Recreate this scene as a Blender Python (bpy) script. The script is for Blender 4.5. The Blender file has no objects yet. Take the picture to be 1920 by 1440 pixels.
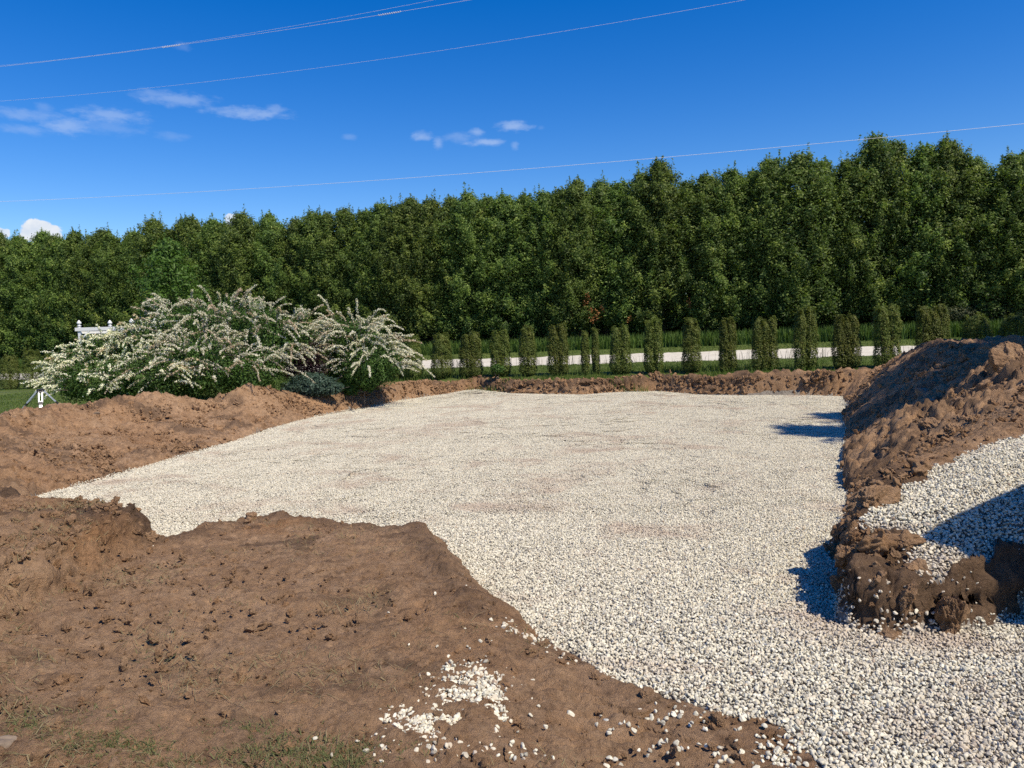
import bpy, math, random
import numpy as np
from mathutils import Matrix, Vector

# ------------------------------------------------------------------ camera, sky, sun
S = bpy.context.scene
F = 1440.0                       # focal length in pixels of the 1920 px wide photograph
PITCH, ROLL, CAM_Z = math.atan(96 / F), math.atan(0.030), 1.6
cam = bpy.data.cameras.new("camera"); co = bpy.data.objects.new("camera", cam); S.collection.objects.link(co)
_f = np.array([0, math.cos(PITCH), -math.sin(PITCH)]); _u0 = np.array([0, math.sin(PITCH), math.cos(PITCH)]); _r0 = np.array([1.0, 0, 0])
_r = _r0 * math.cos(ROLL) - _u0 * math.sin(ROLL); _u = _u0 * math.cos(ROLL) + _r0 * math.sin(ROLL)
co.matrix_world = Matrix(((_r[0], _u[0], -_f[0], 0), (_r[1], _u[1], -_f[1], 0), (_r[2], _u[2], -_f[2], CAM_Z), (0, 0, 0, 1)))
cam.sensor_fit = 'HORIZONTAL'; cam.sensor_width = 36; cam.lens = 36 * F / 1920
cam.clip_start = 0.1; cam.clip_end = 3000
S.camera = co
S.view_settings.view_transform = 'Standard'; S.view_settings.look = 'None'
S.view_settings.exposure = 0.25; S.view_settings.gamma = 1.0
S.render.engine = 'CYCLES'
S.cycles.use_denoising = False; S.cycles.max_bounces = 5; S.cycles.diffuse_bounces = 3; S.cycles.transparent_max_bounces = 4

SUN_EL = math.radians(53); SUN_AZ = math.atan2(0.73, -0.68)       # azimuth from +Y towards +X
sd = Vector((math.sin(SUN_AZ) * math.cos(SUN_EL), math.cos(SUN_AZ) * math.cos(SUN_EL), math.sin(SUN_EL)))
sl = bpy.data.lights.new("sun", 'SUN'); sl.energy = 5.0; sl.angle = math.radians(0.53); sl.color = (1.0, 0.90, 0.74)
so = bpy.data.objects.new("sun", sl); S.collection.objects.link(so); so.rotation_euler = sd.to_track_quat('Z', 'Y').to_euler()
so.location = (20, -30, 40)


def raydir(px, py):
    return _r * (px - 960) / F - _u * (py - 720) / F + _f


def at(px, py, Y):
    d = raydir(px, py); k = Y / d[1]
    return np.array([d[0] * k, Y, d[2] * k + CAM_Z])


def atz(px, py, z):
    d = raydir(px, py); k = (z - CAM_Z) / d[2]
    return np.array([d[0] * k, d[1] * k])


# world: clear sky, with the small clouds of the day
W = bpy.data.worlds.new("World"); S.world = W; W.use_nodes = True
nt = W.node_tree; N = nt.nodes; L_ = nt.links; N.clear()


def nd(tree, typ, **kw):
    n = tree.nodes.new(typ)
    for k, v in kw.items():
        if k in n.inputs: n.inputs[k].default_value = v
        else: setattr(n, k, v)
    return n


wo = nd(nt, 'ShaderNodeOutputWorld'); bg = nd(nt, 'ShaderNodeBackground'); bg.inputs['Strength'].default_value = 0.125
sky = nd(nt, 'ShaderNodeTexSky'); sky.sky_type = 'NISHITA'; sky.sun_disc = False
sky.sun_elevation = SUN_EL; sky.sun_rotation = SUN_AZ; sky.altitude = 100; sky.air_density = 1.0; sky.dust_density = 0.15; sky.ozone_density = 3.0
hs = nd(nt, 'ShaderNodeHueSaturation'); hs.inputs['Saturation'].default_value = 1.47; hs.inputs['Hue'].default_value = 0.515; hs.inputs['Value'].default_value = 1.0
L_.new(sky.outputs[0], hs.inputs['Color'])
tc = nd(nt, 'ShaderNodeTexCoord'); sx = nd(nt, 'ShaderNodeSeparateXYZ'); L_.new(tc.outputs['Generated'], sx.inputs[0])


def mth(tree, op, a, b=None, c=None, clamp=False):
    n = tree.nodes.new('ShaderNodeMath'); n.operation = op; n.use_clamp = clamp
    for i, v in enumerate((a, b, c)):
        if v is None: continue
        if isinstance(v, (int, float)): n.inputs[i].default_value = v
        else: tree.links.new(v, n.inputs[i])
    return n.outputs[0]


az = mth(nt, 'ARCTAN2', sx.outputs[0], sx.outputs[1]); el = mth(nt, 'ARCSINE', sx.outputs[2])
cx = nd(nt, 'ShaderNodeCombineXYZ'); L_.new(az, cx.inputs[0]); L_.new(el, cx.inputs[1])
nz = nd(nt, 'ShaderNodeTexNoise'); nz.inputs['Scale'].default_value = 55; nz.inputs['Detail'].default_value = 6; nz.inputs['Roughness'].default_value = 0.6
mp = nd(nt, 'ShaderNodeVectorMath', operation='MULTIPLY'); mp.inputs[1].default_value = (1, 2.4, 1); L_.new(cx.outputs[0], mp.inputs[0]); L_.new(mp.outputs[0], nz.inputs['Vector'])
nz2 = nd(nt, 'ShaderNodeTexNoise'); nz2.inputs['Scale'].default_value = 90; nz2.inputs['Detail'].default_value = 5; L_.new(cx.outputs[0], nz2.inputs['Vector'])


def cloud_field(lst, noise, amp, lo, hi):
    tot = None
    for (px, py, w, h, a) in lst:
        d = raydir(px, py); d = d / np.linalg.norm(d)
        s_ = nt.nodes.new('ShaderNodeVectorMath'); s_.operation = 'SUBTRACT'; L_.new(cx.outputs[0], s_.inputs[0])
        s_.inputs[1].default_value = (math.atan2(d[0], d[1]), math.asin(d[2]), 0)
        m_ = nt.nodes.new('ShaderNodeVectorMath'); m_.operation = 'MULTIPLY'; L_.new(s_.outputs[0], m_.inputs[0])
        m_.inputs[1].default_value = (F / w, F / h, 1)
        l_ = nt.nodes.new('ShaderNodeVectorMath'); l_.operation = 'LENGTH'; L_.new(m_.outputs[0], l_.inputs[0])
        v = mth(nt, 'SUBTRACT', 1.0, l_.outputs['Value'])
        v = mth(nt, 'MAXIMUM', v, -1.0)
        n_ = mth(nt, 'MULTIPLY_ADD', noise, amp, -amp * 0.5)
        v = mth(nt, 'ADD', v, n_)
        v = nt.nodes.new('ShaderNodeMapRange') if False else v
        mr = nt.nodes.new('ShaderNodeMapRange'); mr.interpolation_type = 'SMOOTHSTEP'; mr.inputs['From Min'].default_value = lo; mr.inputs['From Max'].default_value = hi
        mr.inputs['To Max'].default_value = a; L_.new(v, mr.inputs['Value'])
        tot = mr.outputs[0] if tot is None else mth(nt, 'MAXIMUM', tot, mr.outputs[0])
    return tot


wisps = [(55, 216, 75, 11, .35), (125, 236, 42, 17, .5), (205, 216, 68, 14, .45), (45, 243, 50, 9, .28), (205, 238, 60, 15, .2), (330, 186, 75, 15, .42), (300, 178, 55, 10, .3),
         (465, 212, 82, 12, .52), (515, 205, 24, 9, .35), (85, 202, 16, 9, .2), (320, 255, 34, 9, .18), (655, 257, 16, 7, .2), (792, 256, 24, 10, .5),
         (822, 268, 13, 13, .4), (893, 247, 20, 8, .5), (908, 267, 42, 8, .6), (862, 258, 36, 12, .26), (965, 236, 38, 11, .6), (965, 274, 10, 10, .3), (345, 88, 18, 8, .14), (1015, 240, 9, 5, .12)]
m1 = cloud_field(wisps, nz.outputs[0], 1.7, -0.1, 0.95)
cum = [(74, 436, 34, 20, 1.0), (68, 426, 18, 12, 1.0), (96, 440, 18, 12, 1.0), (440, 414, 22, 14, .8), (0, 436, 14, 9, .9)]
m2 = cloud_field(cum, nz2.outputs[0], 1.3, 0.02, 0.22)
mx1 = nd(nt, 'ShaderNodeMix', data_type='RGBA'); L_.new(m1, mx1.inputs[0]); L_.new(hs.outputs[0], mx1.inputs[6]); mx1.inputs[7].default_value = (3.0, 4.0, 6.0, 1)
cr = nd(nt, 'ShaderNodeMix', data_type='RGBA'); L_.new(nz2.outputs[0], cr.inputs[0]); cr.inputs[6].default_value = (3.6, 4.4, 5.6, 1); cr.inputs[7].default_value = (6.6, 6.6, 6.6, 1)
mx2 = nd(nt, 'ShaderNodeMix', data_type='RGBA'); L_.new(m2, mx2.inputs[0]); L_.new(mx1.outputs[2], mx2.inputs[6]); L_.new(cr.outputs[2], mx2.inputs[7])
L_.new(mx2.outputs[2], bg.inputs['Color']); L_.new(bg.outputs[0], wo.inputs['Surface'])

# ------------------------------------------------------------------ helpers
rng = np.random.default_rng(7); random.seed(7)


def hsh(ix, iy, seed):
    h = (ix.astype(np.int64) * 374761393 + iy.astype(np.int64) * 668265263 + seed * 1442695041) & 0x7fffffff
    h = ((h ^ (h >> 13)) * 1274126177) & 0x7fffffff
    h = ((h ^ (h >> 15)) * 2246822519) & 0x7fffffff
    return (h ^ (h >> 16)) / 0x7fffffff


def vn(x, y, seed=0):            # value noise, -1..1
    ix = np.floor(x); iy = np.floor(y); fx = x - ix; fy = y - iy
    fx = fx * fx * fx * (fx * (fx * 6 - 15) + 10); fy = fy * fy * fy * (fy * (fy * 6 - 15) + 10)
    a = hsh(ix, iy, seed); b = hsh(ix + 1, iy, seed); c = hsh(ix, iy + 1, seed); d = hsh(ix + 1, iy + 1, seed)
    return 2 * ((a * (1 - fx) + b * fx) * (1 - fy) + (c * (1 - fx) + d * fx) * fy) - 1


def fbm(x, y, scale, octaves=4, seed=0, gain=0.5):
    t = 0; a = 1.0; n = 0; x = x / scale; y = y / scale
    for i in range(octaves):
        ca, sa = math.cos(0.6 * i), math.sin(0.6 * i)
        t = t + a * vn((x * ca - y * sa) + i * 7.3, (x * sa + y * ca) - i * 3.1, seed + i); n += a; a *= gain; x = x * 2.03; y = y * 2.03
    return t / n * 1.5


def worley(x, y, scale, seed=0):  # F1 distance and a per-cell random
    x = x / scale; y = y / scale; ix = np.floor(x); iy = np.floor(y)
    best = np.full(x.shape, 9.0); rid = np.zeros(x.shape)
    for dx in (-1, 0, 1):
        for dy in (-1, 0, 1):
            cx_ = ix + dx; cy_ = iy + dy
            px_ = cx_ + hsh(cx_, cy_, seed); py_ = cy_ + hsh(cx_, cy_, seed + 11)
            d = np.hypot(px_ - x, py_ - y); m = d < best
            best = np.where(m, d, best); rid = np.where(m, hsh(cx_, cy_, seed + 23), rid)
    return best, rid


def sst(a, b, v):
    t = np.clip((v - a) / (b - a), 0, 1); return t * t * (3 - 2 * t)


def pdist(x, y, poly, closed=True):   # signed distance (negative inside), nearest param index
    poly = np.asarray(poly, float); n = len(poly); best = np.full(x.shape, 1e9); par = np.zeros(x.shape); ins = np.zeros(x.shape, bool)
    for i in range(n if closed else n - 1):
        a = poly[i]; b = poly[(i + 1) % n]; e = b - a; L2 = max(e @ e, 1e-12)
        t = np.clip(((x - a[0]) * e[0] + (y - a[1]) * e[1]) / L2, 0, 1)
        d = np.hypot(x - a[0] - t * e[0], y - a[1] - t * e[1]); m = d < best
        best = np.where(m, d, best); par = np.where(m, i + t, par)
        if closed and a[1] != b[1]:
            c = ((a[1] > y) != (b[1] > y)) & (x < (b[0] - a[0]) * (y - a[1]) / (b[1] - a[1]) + a[0]); ins ^= c
    if closed: best = np.where(ins, -best, best)
    return best, par


def mesh(name, v, f, mat=None, parent=None, smooth=False, attrs=None, link=True):
    v = np.asarray(v, np.float32); me = bpy.data.meshes.new(name); f = np.asarray(f, np.int32); k = f.shape[1]
    me.vertices.add(len(v)); me.vertices.foreach_set('co', v.ravel())
    me.loops.add(f.size); me.loops.foreach_set('vertex_index', f.ravel())
    me.polygons.add(len(f)); me.polygons.foreach_set('loop_start', np.arange(0, f.size, k, dtype=np.int32))
    me.polygons.foreach_set('use_smooth', np.full(len(f), smooth, bool))
    for an, (dom, dat) in (attrs or {}).items():
        at_ = me.attributes.new(an, 'FLOAT', dom); at_.data.foreach_set('value', np.asarray(dat, np.float32))
    me.update(calc_edges=True)
    if mat is not None: me.materials.append(mat)
    o = bpy.data.objects.new(name, me)
    if link: S.collection.objects.link(o)
    if parent is not None: o.parent = parent
    return o


def tag(o, label=None, cat=None, group=None, kind=None):
    for k, v in (('label', label), ('category', cat), ('group', group), ('kind', kind)):
        if v: o[k] = v
    return o


def empty(name, loc, rz=0):
    o = bpy.data.objects.new(name, None); S.collection.objects.link(o); o.location = loc; o.rotation_euler = (0, 0, rz)
    o.empty_display_size = 0.2; return o


class MB:                         # collects simple solids into one mesh
    def __init__(s): s.v = []; s.f = []
    def add(s, v, f):
        o = len(s.v); s.v += [tuple(map(float, p)) for p in v]; s.f += [tuple(i + o for i in q) for q in f]
    def tube(s, pts, rad, n=8, cap=True):
        pts = [np.array(p, float) for p in pts]; rad = rad if hasattr(rad, '__len__') else [rad] * len(pts); vs = []; fs = []
        for i, p in enumerate(pts):
            t = pts[min(i + 1, len(pts) - 1)] - pts[max(i - 1, 0)]; t /= np.linalg.norm(t)
            a = np.cross(t, [0, 0, 1.0]) if abs(t[2]) < 0.95 else np.cross(t, [1.0, 0, 0]); a /= np.linalg.norm(a); b = np.cross(t, a)
            for k in range(n):
                an = 2 * math.pi * k / n; vs.append(p + rad[i] * (a * math.cos(an) + b * math.sin(an)))
        for i in range(len(pts) - 1):
            for k in range(n): fs.append((i * n + k, i * n + (k + 1) % n, (i + 1) * n + (k + 1) % n, (i + 1) * n + k))
        if cap: fs.append(tuple(range(n))[::-1]); fs.append(tuple((len(pts) - 1) * n + k for k in range(n)))
        s.add(vs, fs)
    def bar(s, a, b, w, h, up=(0, 0, 1)):   # box along a-b
        a = np.array(a, float); b = np.array(b, float); t = b - a; t /= np.linalg.norm(t); up = np.array(up, float)
        sd_ = np.cross(t, up); sd_ /= np.linalg.norm(sd_); u2 = np.cross(sd_, t)
        c = [(-1, -1), (1, -1), (1, 1), (-1, 1)]; vs = [p + sd_ * w / 2 * i + u2 * h / 2 * j for p in (a, b) for i, j in c]
        s.add(vs, [(0, 3, 2, 1), (4, 5, 6, 7), (0, 1, 5, 4), (1, 2, 6, 5), (2, 3, 7, 6), (3, 0, 4, 7)])
    def lathe(s, c, prof, n=12):
        vs = []; fs = []
        for (r, z) in prof:
            for k in range(n): vs.append((c[0] + r * math.cos(2 * math.pi * k / n), c[1] + r * math.sin(2 * math.pi * k / n), c[2] + z))
        m = len(prof)
        for i in range(m - 1):
            for k in range(n): fs.append((i * n + k, i * n + (k + 1) % n, (i + 1) * n + (k + 1) % n, (i + 1) * n + k))
        fs.append(tuple(range(n))[::-1]); fs.append(tuple((m - 1) * n + k for k in range(n))); s.add(vs, fs)
    def build(s, name, mat, parent=None, smooth=False, bevel=0, link=True):
        me = bpy.data.meshes.new(name); me.from_pydata(s.v, [], s.f); me.update(); me.materials.append(mat)
        for p in me.polygons: p.use_smooth = smooth
        o = bpy.data.objects.new(name, me)
        if link: S.collection.objects.link(o)
        if parent is not None: o.parent = parent
        if bevel:
            m = o.modifiers.new('bevel', 'BEVEL'); m.width = bevel; m.segments = 2
        return o


# ------------------------------------------------------------------ materials
def material(name):
    m = bpy.data.materials.new(name); m.use_nodes = True; t = m.node_tree; p = t.nodes['Principled BSDF']; return m, t, p


def noise(t, scale, detail=4, rough=0.55, vec=None, dist=0.0):
    n = t.nodes.new('ShaderNodeTexNoise'); n.inputs['Scale'].default_value = scale; n.inputs['Detail'].default_value = detail
    n.inputs['Roughness'].default_value = rough; n.inputs['Distortion'].default_value = dist
    if vec is None:
        g = t.nodes.new('ShaderNodeNewGeometry'); vec = g.outputs['Position']
    t.links.new(vec, n.inputs['Vector']); return n.outputs['Fac']


def ramp(t, fac, stops):
    r = t.nodes.new('ShaderNodeValToRGB'); e = r.color_ramp.elements
    while len(e) < len(stops): e.new(0.5)
    for i, (p, c) in enumerate(stops): e[i].position = p; e[i].color = (c[0], c[1], c[2], 1)
    t.links.new(fac, r.inputs[0]); return r.outputs['Color']


def mix(t, fac, a, b, typ='MIX'):
    n = t.nodes.new('ShaderNodeMix'); n.data_type = 'RGBA'; n.blend_type = typ
    for i, v in ((0, fac), (6, a), (7, b)):
        if isinstance(v, (int, float)): n.inputs[i].default_value = v
        elif isinstance(v, tuple): n.inputs[i].default_value = (*v, 1)
        else: t.links.new(v, n.inputs[i])
    return n.outputs[2]


def attr(t, name, typ='GEOMETRY'):
    a = t.nodes.new('ShaderNodeAttribute'); a.attribute_name = name; a.attribute_type = typ; return a


def bump(t, p, h, strength, dist=0.01):
    b = t.nodes.new('ShaderNodeBump'); b.inputs['Strength'].default_value = strength; b.inputs['Distance'].default_value = dist
    t.links.new(h, b.inputs['Height']); t.links.new(b.outputs[0], p.inputs['Normal']); return b


def soil_material(name, clod=False):
    m, t, p = material(name)
    big = noise(t, 0.9, 5, 0.6); fine = noise(t, 24, 6, 0.7); mid = noise(t, 5.5, 5, 0.65)
    c = ramp(t, big, [(0.32, (0.208, 0.124, 0.065)), (0.5, (0.268, 0.163, 0.087)), (0.68, (0.320, 0.202, 0.111))])
    c = mix(t, ramp(t, mid, [(0.40, (0, 0, 0)), (0.66, (1, 1, 1))]), c, (0.308, 0.199, 0.114))
    c2 = ramp(t, mid, [(0.3, (0.312, 0.167, 0.080)), (0.7, (0.384, 0.220, 0.110))])
    c = mix(t, 1.0, c, (1.32, 1.33, 1.40), 'MULTIPLY')
    c = mix(t, attr(t, 'orange').outputs['Fac'], c, c2)
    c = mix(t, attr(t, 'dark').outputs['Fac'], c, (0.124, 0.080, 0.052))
    c = mix(t, 0.85, c, ramp(t, noise(t, 9.5, 6, 0.72, dist=0.4), [(0.33, (0.50, 0.49, 0.50)), (0.46, (0.93, 0.93, 0.93)), (0.60, (1.05, 1.05, 1.04)), (0.74, (1.35, 1.33, 1.28))]), 'MULTIPLY')
    c = mix(t, 0.8, c, ramp(t, fine, [(0.30, (0.55, 0.54, 0.53)), (0.5, (1.0, 1.0, 1.0)), (0.72, (1.32, 1.30, 1.26))]), 'MULTIPLY')
    # pale grit
    v = t.nodes.new('ShaderNodeTexVoronoi'); v.inputs['Scale'].default_value = 28; g = t.nodes.new('ShaderNodeNewGeometry'); t.links.new(g.outputs['Position'], v.inputs['Vector'])
    gm = mth(t, 'MULTIPLY', mth(t, 'LESS_THAN', v.outputs['Distance'], 0.13), mth(t, 'GREATER_THAN', noise(t, 3.1, 2), 0.52))
    c = mix(t, mth(t, 'MULTIPLY', gm, 0.5), c, (0.368, 0.274, 0.190))
    t.links.new(c, p.inputs['Base Color']); p.inputs['Roughness'].default_value = 0.95; p.inputs['Specular IOR Level'].default_value = 0.15
    h = mth(t, 'ADD', mth(t, 'MULTIPLY', noise(t, 38, 7, 0.75), 1.0), mth(t, 'MULTIPLY', noise(t, 230, 3, 0.6), 0.35))
    bump(t, p, h, 1.0, 0.04)
    return m


def stone_material(name, rnd_attr):
    m, t, p = material(name)
    if rnd_attr: r = attr(t, 'tint').outputs['Fac']
    else:
        oi = t.nodes.new('ShaderNodeObjectInfo'); r = oi.outputs['Random']
    c = ramp(t, r, [(0.0, (0.278, 0.258, 0.211)), (0.10, (0.449, 0.416, 0.329)), (0.28, (0.567, 0.526, 0.407)), (0.55, (0.653, 0.611, 0.475)), (0.82, (0.738, 0.694, 0.559)),
                    (0.93, (0.535, 0.453, 0.324)), (0.97, (0.449, 0.453, 0.412)), (1.0, (0.385, 0.284, 0.196))])
    c = mix(t, 0.55, c, ramp(t, noise(t, 75, 5, 0.6), [(0.32, (0.74, 0.73, 0.72)), (0.55, (1, 1, 1)), (0.75, (1.08, 1.07, 1.05))]), 'MULTIPLY')
    # soil smeared into the stones in streaks
    st = noise(t, 0.75, 6, 0.62, dist=0.6)
    sm = ramp(t, st, [(0.52, (0, 0, 0)), (0.66, (0.70, 0.70, 0.70))])
    c = mix(t, sm, c, (0.42, 0.33, 0.25))
    t.links.new(c, p.inputs['Base Color']); p.inputs['Roughness'].default_value = 0.75; p.inputs['Specular IOR Level'].default_value = 0.3
    bump(t, p, noise(t, 160, 4, 0.6), 0.4, 0.004)
    return m


def leaf_material(name, cols, trans=0.3, rough=0.55, spec=0.25):
    m, t, p = material(name)
    a = attr(t, 'tint').outputs['Fac']
    c = ramp(t, a, [(i / (len(cols) - 1), k) for i, k in enumerate(cols)])
    oi = t.nodes.new('ShaderNodeObjectInfo')
    hsn = t.nodes.new('ShaderNodeHueSaturation'); t.links.new(c, hsn.inputs['Color'])
    t.links.new(mth(t, 'MULTIPLY_ADD', oi.outputs['Random'], 0.02, 0.488), hsn.inputs['Hue'])
    t.links.new(mth(t, 'MULTIPLY_ADD', oi.outputs['Random'], 0.3, 0.85), hsn.inputs['Value'])
    c = hsn.outputs[0]
    t.links.new(c, p.inputs['Base Color']); p.inputs['Roughness'].default_value = rough; p.inputs['Specular IOR Level'].default_value = spec
    tr = t.nodes.new('ShaderNodeBsdfTranslucent'); t.links.new(mix(t, 1.0, c, (1.0, 1.15, 0.5), 'MULTIPLY'), tr.inputs['Color'])
    ms = t.nodes.new('ShaderNodeMixShader'); ms.inputs[0].default_value = trans
    t.links.new(p.outputs[0], ms.inputs[1]); t.links.new(tr.outputs[0], ms.inputs[2]); t.links.new(ms.outputs[0], t.nodes['Material Output'].inputs['Surface'])
    return m


def plain(name, col, rough=0.6, metal=0.0, var=0.15, sc=20, bmp=0.0):
    m, t, p = material(name)
    c = mix(t, 1.0, (*col,), ramp(t, noise(t, sc, 4), [(0.3, (1 - var,) * 3), (0.7, (1 + var,) * 3)]), 'MULTIPLY')
    t.links.new(c, p.inputs['Base Color']); p.inputs['Roughness'].default_value = rough; p.inputs['Metallic'].default_value = metal
    if bmp: bump(t, p, noise(t, sc * 3, 4), bmp, 0.01)
    return m


M_soil = soil_material('soil'); M_stone = stone_material('pebble', False); M_stone_far = stone_material('pebble_far', True)
M_bark = plain('bark', (0.085, 0.062, 0.045), 0.9, 0, 0.4, 12, 0.8)
M_deadtwig = plain('dead_twig', (0.13, 0.105, 0.08), 0.9, 0, 0.3, 9)
M_white = plain('white_paint', (0.72, 0.72, 0.70), 0.5, 0, 0.06)
M_alu = plain('aluminium', (0.62, 0.64, 0.66), 0.38, 0.75, 0.08, 40)
M_black = plain('black_plastic', (0.02, 0.02, 0.022), 0.5, 0, 0.2)
M_wire = plain('wire_aluminium', (0.80, 0.80, 0.80), 0.5, 0.0, 0.1)
M_rock = plain('rock', (0.20, 0.15, 0.105), 0.85, 0, 0.35, 14, 0.7)

m, t, p = material('lawn')
c = ramp(t, noise(t, 0.5, 6, 0.6), [(0.3, (0.075, 0.105, 0.014)), (0.55, (0.105, 0.140, 0.020)), (0.75, (0.150, 0.170, 0.032))])
c = mix(t, 0.6, c, ramp(t, noise(t, 14, 5, 0.7), [(0.3, (0.6, 0.65, 0.6)), (0.7, (1.25, 1.2, 1.1))]), 'MULTIPLY')
t.links.new(c, p.inputs['Base Color']); p.inputs['Roughness'].default_value = 0.9; bump(t, p, noise(t, 35, 5, 0.7), 1.0, 0.06); M_lawn = m
m, t, p = material('road_gravel')
c = ramp(t, noise(t, 1.4, 5), [(0.3, (0.50, 0.46, 0.38)), (0.6, (0.60, 0.56, 0.47)), (0.8, (0.46, 0.42, 0.34))])
c = mix(t, 0.5, c, ramp(t, noise(t, 40, 4, 0.7), [(0.3, (0.75, 0.75, 0.75)), (0.7, (1.15, 1.15, 1.15))]), 'MULTIPLY')
t.links.new(c, p.inputs['Base Color']); p.inputs['Roughness'].default_value = 0.9; bump(t, p, noise(t, 60, 3), 0.5, 0.02); M_road = m

# thuja, clipped thuja, maple, meadowsweet, barberry, juniper, grass
M_thuja = leaf_material('conifer_foliage', [(0.040, 0.072, 0.020), (0.075, 0.122, 0.030), (0.125, 0.190, 0.042), (0.200, 0.270, 0.056), (0.280, 0.330, 0.080)], 0.42)
M_clip = leaf_material('clipped_foliage', [(0.055, 0.085, 0.020), (0.095, 0.130, 0.027), (0.140, 0.175, 0.036), (0.190, 0.200, 0.048), (0.190, 0.140, 0.055)], 0.3)
M_maple = leaf_material('maple_foliage', [(0.040, 0.095, 0.018), (0.065, 0.145, 0.024), (0.095, 0.200, 0.030), (0.150, 0.260, 0.045)], 0.35)
M_spirea = leaf_material('meadowsweet_foliage', [(0.035, 0.085, 0.018), (0.060, 0.125, 0.026), (0.085, 0.165, 0.034), (0.120, 0.190, 0.045)], 0.3)
M_flower = leaf_material('blossom', [(0.62, 0.56, 0.38), (0.80, 0.76, 0.56), (0.88, 0.86, 0.72), (0.62, 0.48, 0.32)], 0.25, 0.8, 0.1)
M_barb = leaf_material('barberry_foliage', [(0.020, 0.008, 0.012), (0.038, 0.014, 0.020), (0.060, 0.022, 0.028)], 0.2)
M_junip = leaf_material('juniper_foliage', [(0.035, 0.065, 0.045), (0.055, 0.095, 0.068), (0.085, 0.130, 0.100)], 0.15)
M_weed = leaf_material('olive_foliage', [(0.045, 0.055, 0.022), (0.075, 0.085, 0.035), (0.120, 0.125, 0.060)], 0.2)
M_grass = leaf_material('grass_blade', [(0.045, 0.082, 0.016), (0.080, 0.130, 0.024), (0.120, 0.175, 0.034), (0.190, 0.200, 0.060)], 0.3, 0.6)
M_turf = leaf_material('worn_turf', [(0.070, 0.095, 0.030), (0.115, 0.145, 0.045), (0.150, 0.165, 0.065), (0.22, 0.19, 0.10)], 0.25, 0.7)
M_straw = leaf_material('dry_grass', [(0.16, 0.13, 0.07), (0.26, 0.21, 0.12), (0.12, 0.13, 0.05)], 0.2, 0.8, 0.1)
M_dead = leaf_material('dead_foliage', [(0.22, 0.09, 0.03), (0.34, 0.15, 0.06), (0.42, 0.22, 0.10)], 0.2, 0.8, 0.1)

# ------------------------------------------------------------------ terrain
Z = CAM_Z                        # heights below are given below the eye, then raised by Z
def lawnz(x, y):
    s = y + 0.34 * x
    z = np.interp(s, [10, 27, 35, 41, 45, 48, 60], [-1.50, -1.50, -1.52, -1.26, -1.13, -1.08, -1.05])
    xs = np.clip(x, -45, 30)
    return z + 0.0125 * xs - 0.10 * sst(-2, -9, x) * sst(36, 28, s)


def padz(x, y):
    return np.interp(y, [0, 3.5, 4.5, 6, 9, 12, 30], [-1.66, -1.66, -1.72, -1.86, -2.04, -2.10, -2.06]) + 0.05 * sst(-2.5, -6, x) * sst(22, 25, y)


pit = []
for px, py, z in [(75, 929, -2.08), (160, 905, -2.08), (250, 881, -2.1), (330, 858, -2.1), (420, 834, -2.1), (500, 808, -2.1), (560, 790, -2.1), (600, 779, -2.08), (650, 768, -2.05), (700, 757, -2.0),
                  (750, 747, -1.99), (800, 741, -1.99), (850, 736, -2.0), (890, 733, -2.02), (960, 738, -2.05), (1090, 740, -2.06), (1230, 734, -2.06), (1280, 737, -2.06), (1400, 742, -2.06), (1500, 742, -2.06), (1580, 744, -2.06)]:
    pit.append(atz(px, py, z + Z))
for y in (20.5, 19, 17, 15, 13, 11, 9, 7.5, 6.2, 5.4): pit.append(np.array([1.9 + 0.437 * (y - 4.5) + 0.12 * math.sin(y * 1.7), y]))
for px, py in [(1566, 1100), (1562, 1168), (1600, 1188), (1650, 1200), (1700, 1202), (1750, 1195), (1850, 1180), (1925, 1150), (2060, 1120)]: pit.append(atz(px, py, -1.72 + Z))
pit += [np.array(q, float) for q in ((4.4, 4.6), (4.8, 0.3), (1.25, 0.3))]
for px, py in [(1525, 1445), (1500, 1400), (1440, 1347), (1330, 1335), (1250, 1310), (1160, 1270), (1090, 1228), (1040, 1200), (995, 1160)]: pit.append(atz(px, py, -1.66 + Z))


def outset(px, py, z, w):
    q = atz(px, py, z + Z); return q * (1 + w / q[1])


for px, py in [(940, 1122), (915, 1088), (868, 1030), (838, 986), (800, 980), (740, 992), (620, 974), (470, 970), (405, 990), (335, 1003)]: pit.append(outset(px, py, -1.60, 0.22))
for px, py, z in [(308, 1010, -1.5), (288, 985, -1.40), (262, 955, -1.35), (240, 950, -1.35), (190, 940, -1.35), (130, 934, -1.35)]: pit.append(outset(px, py, z, 0.35))
pit.append(np.array([-5.2, 8.2])); pit.append(np.array([-6.3, 9.3]))
pit = np.array(pit)

crest = np.array([at(px, py, Y) for px, py, Y in [(-160, 790, 13.0), (0, 782, 14.5), (100, 770, 16), (200, 758, 17.2), (245, 752, 17.8), (290, 743, 18.3), (345, 748, 19), (400, 758, 19.6), (445, 733, 19.9),
                                                  (510, 723, 20.4), (560, 733, 21), (620, 734, 21.8), (660, 737, 22.6), (695, 741, 23.8)]])
crest[:, 2] -= Z


def Xr(y): return 1.9 + 0.437 * (y - 4.5)


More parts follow.
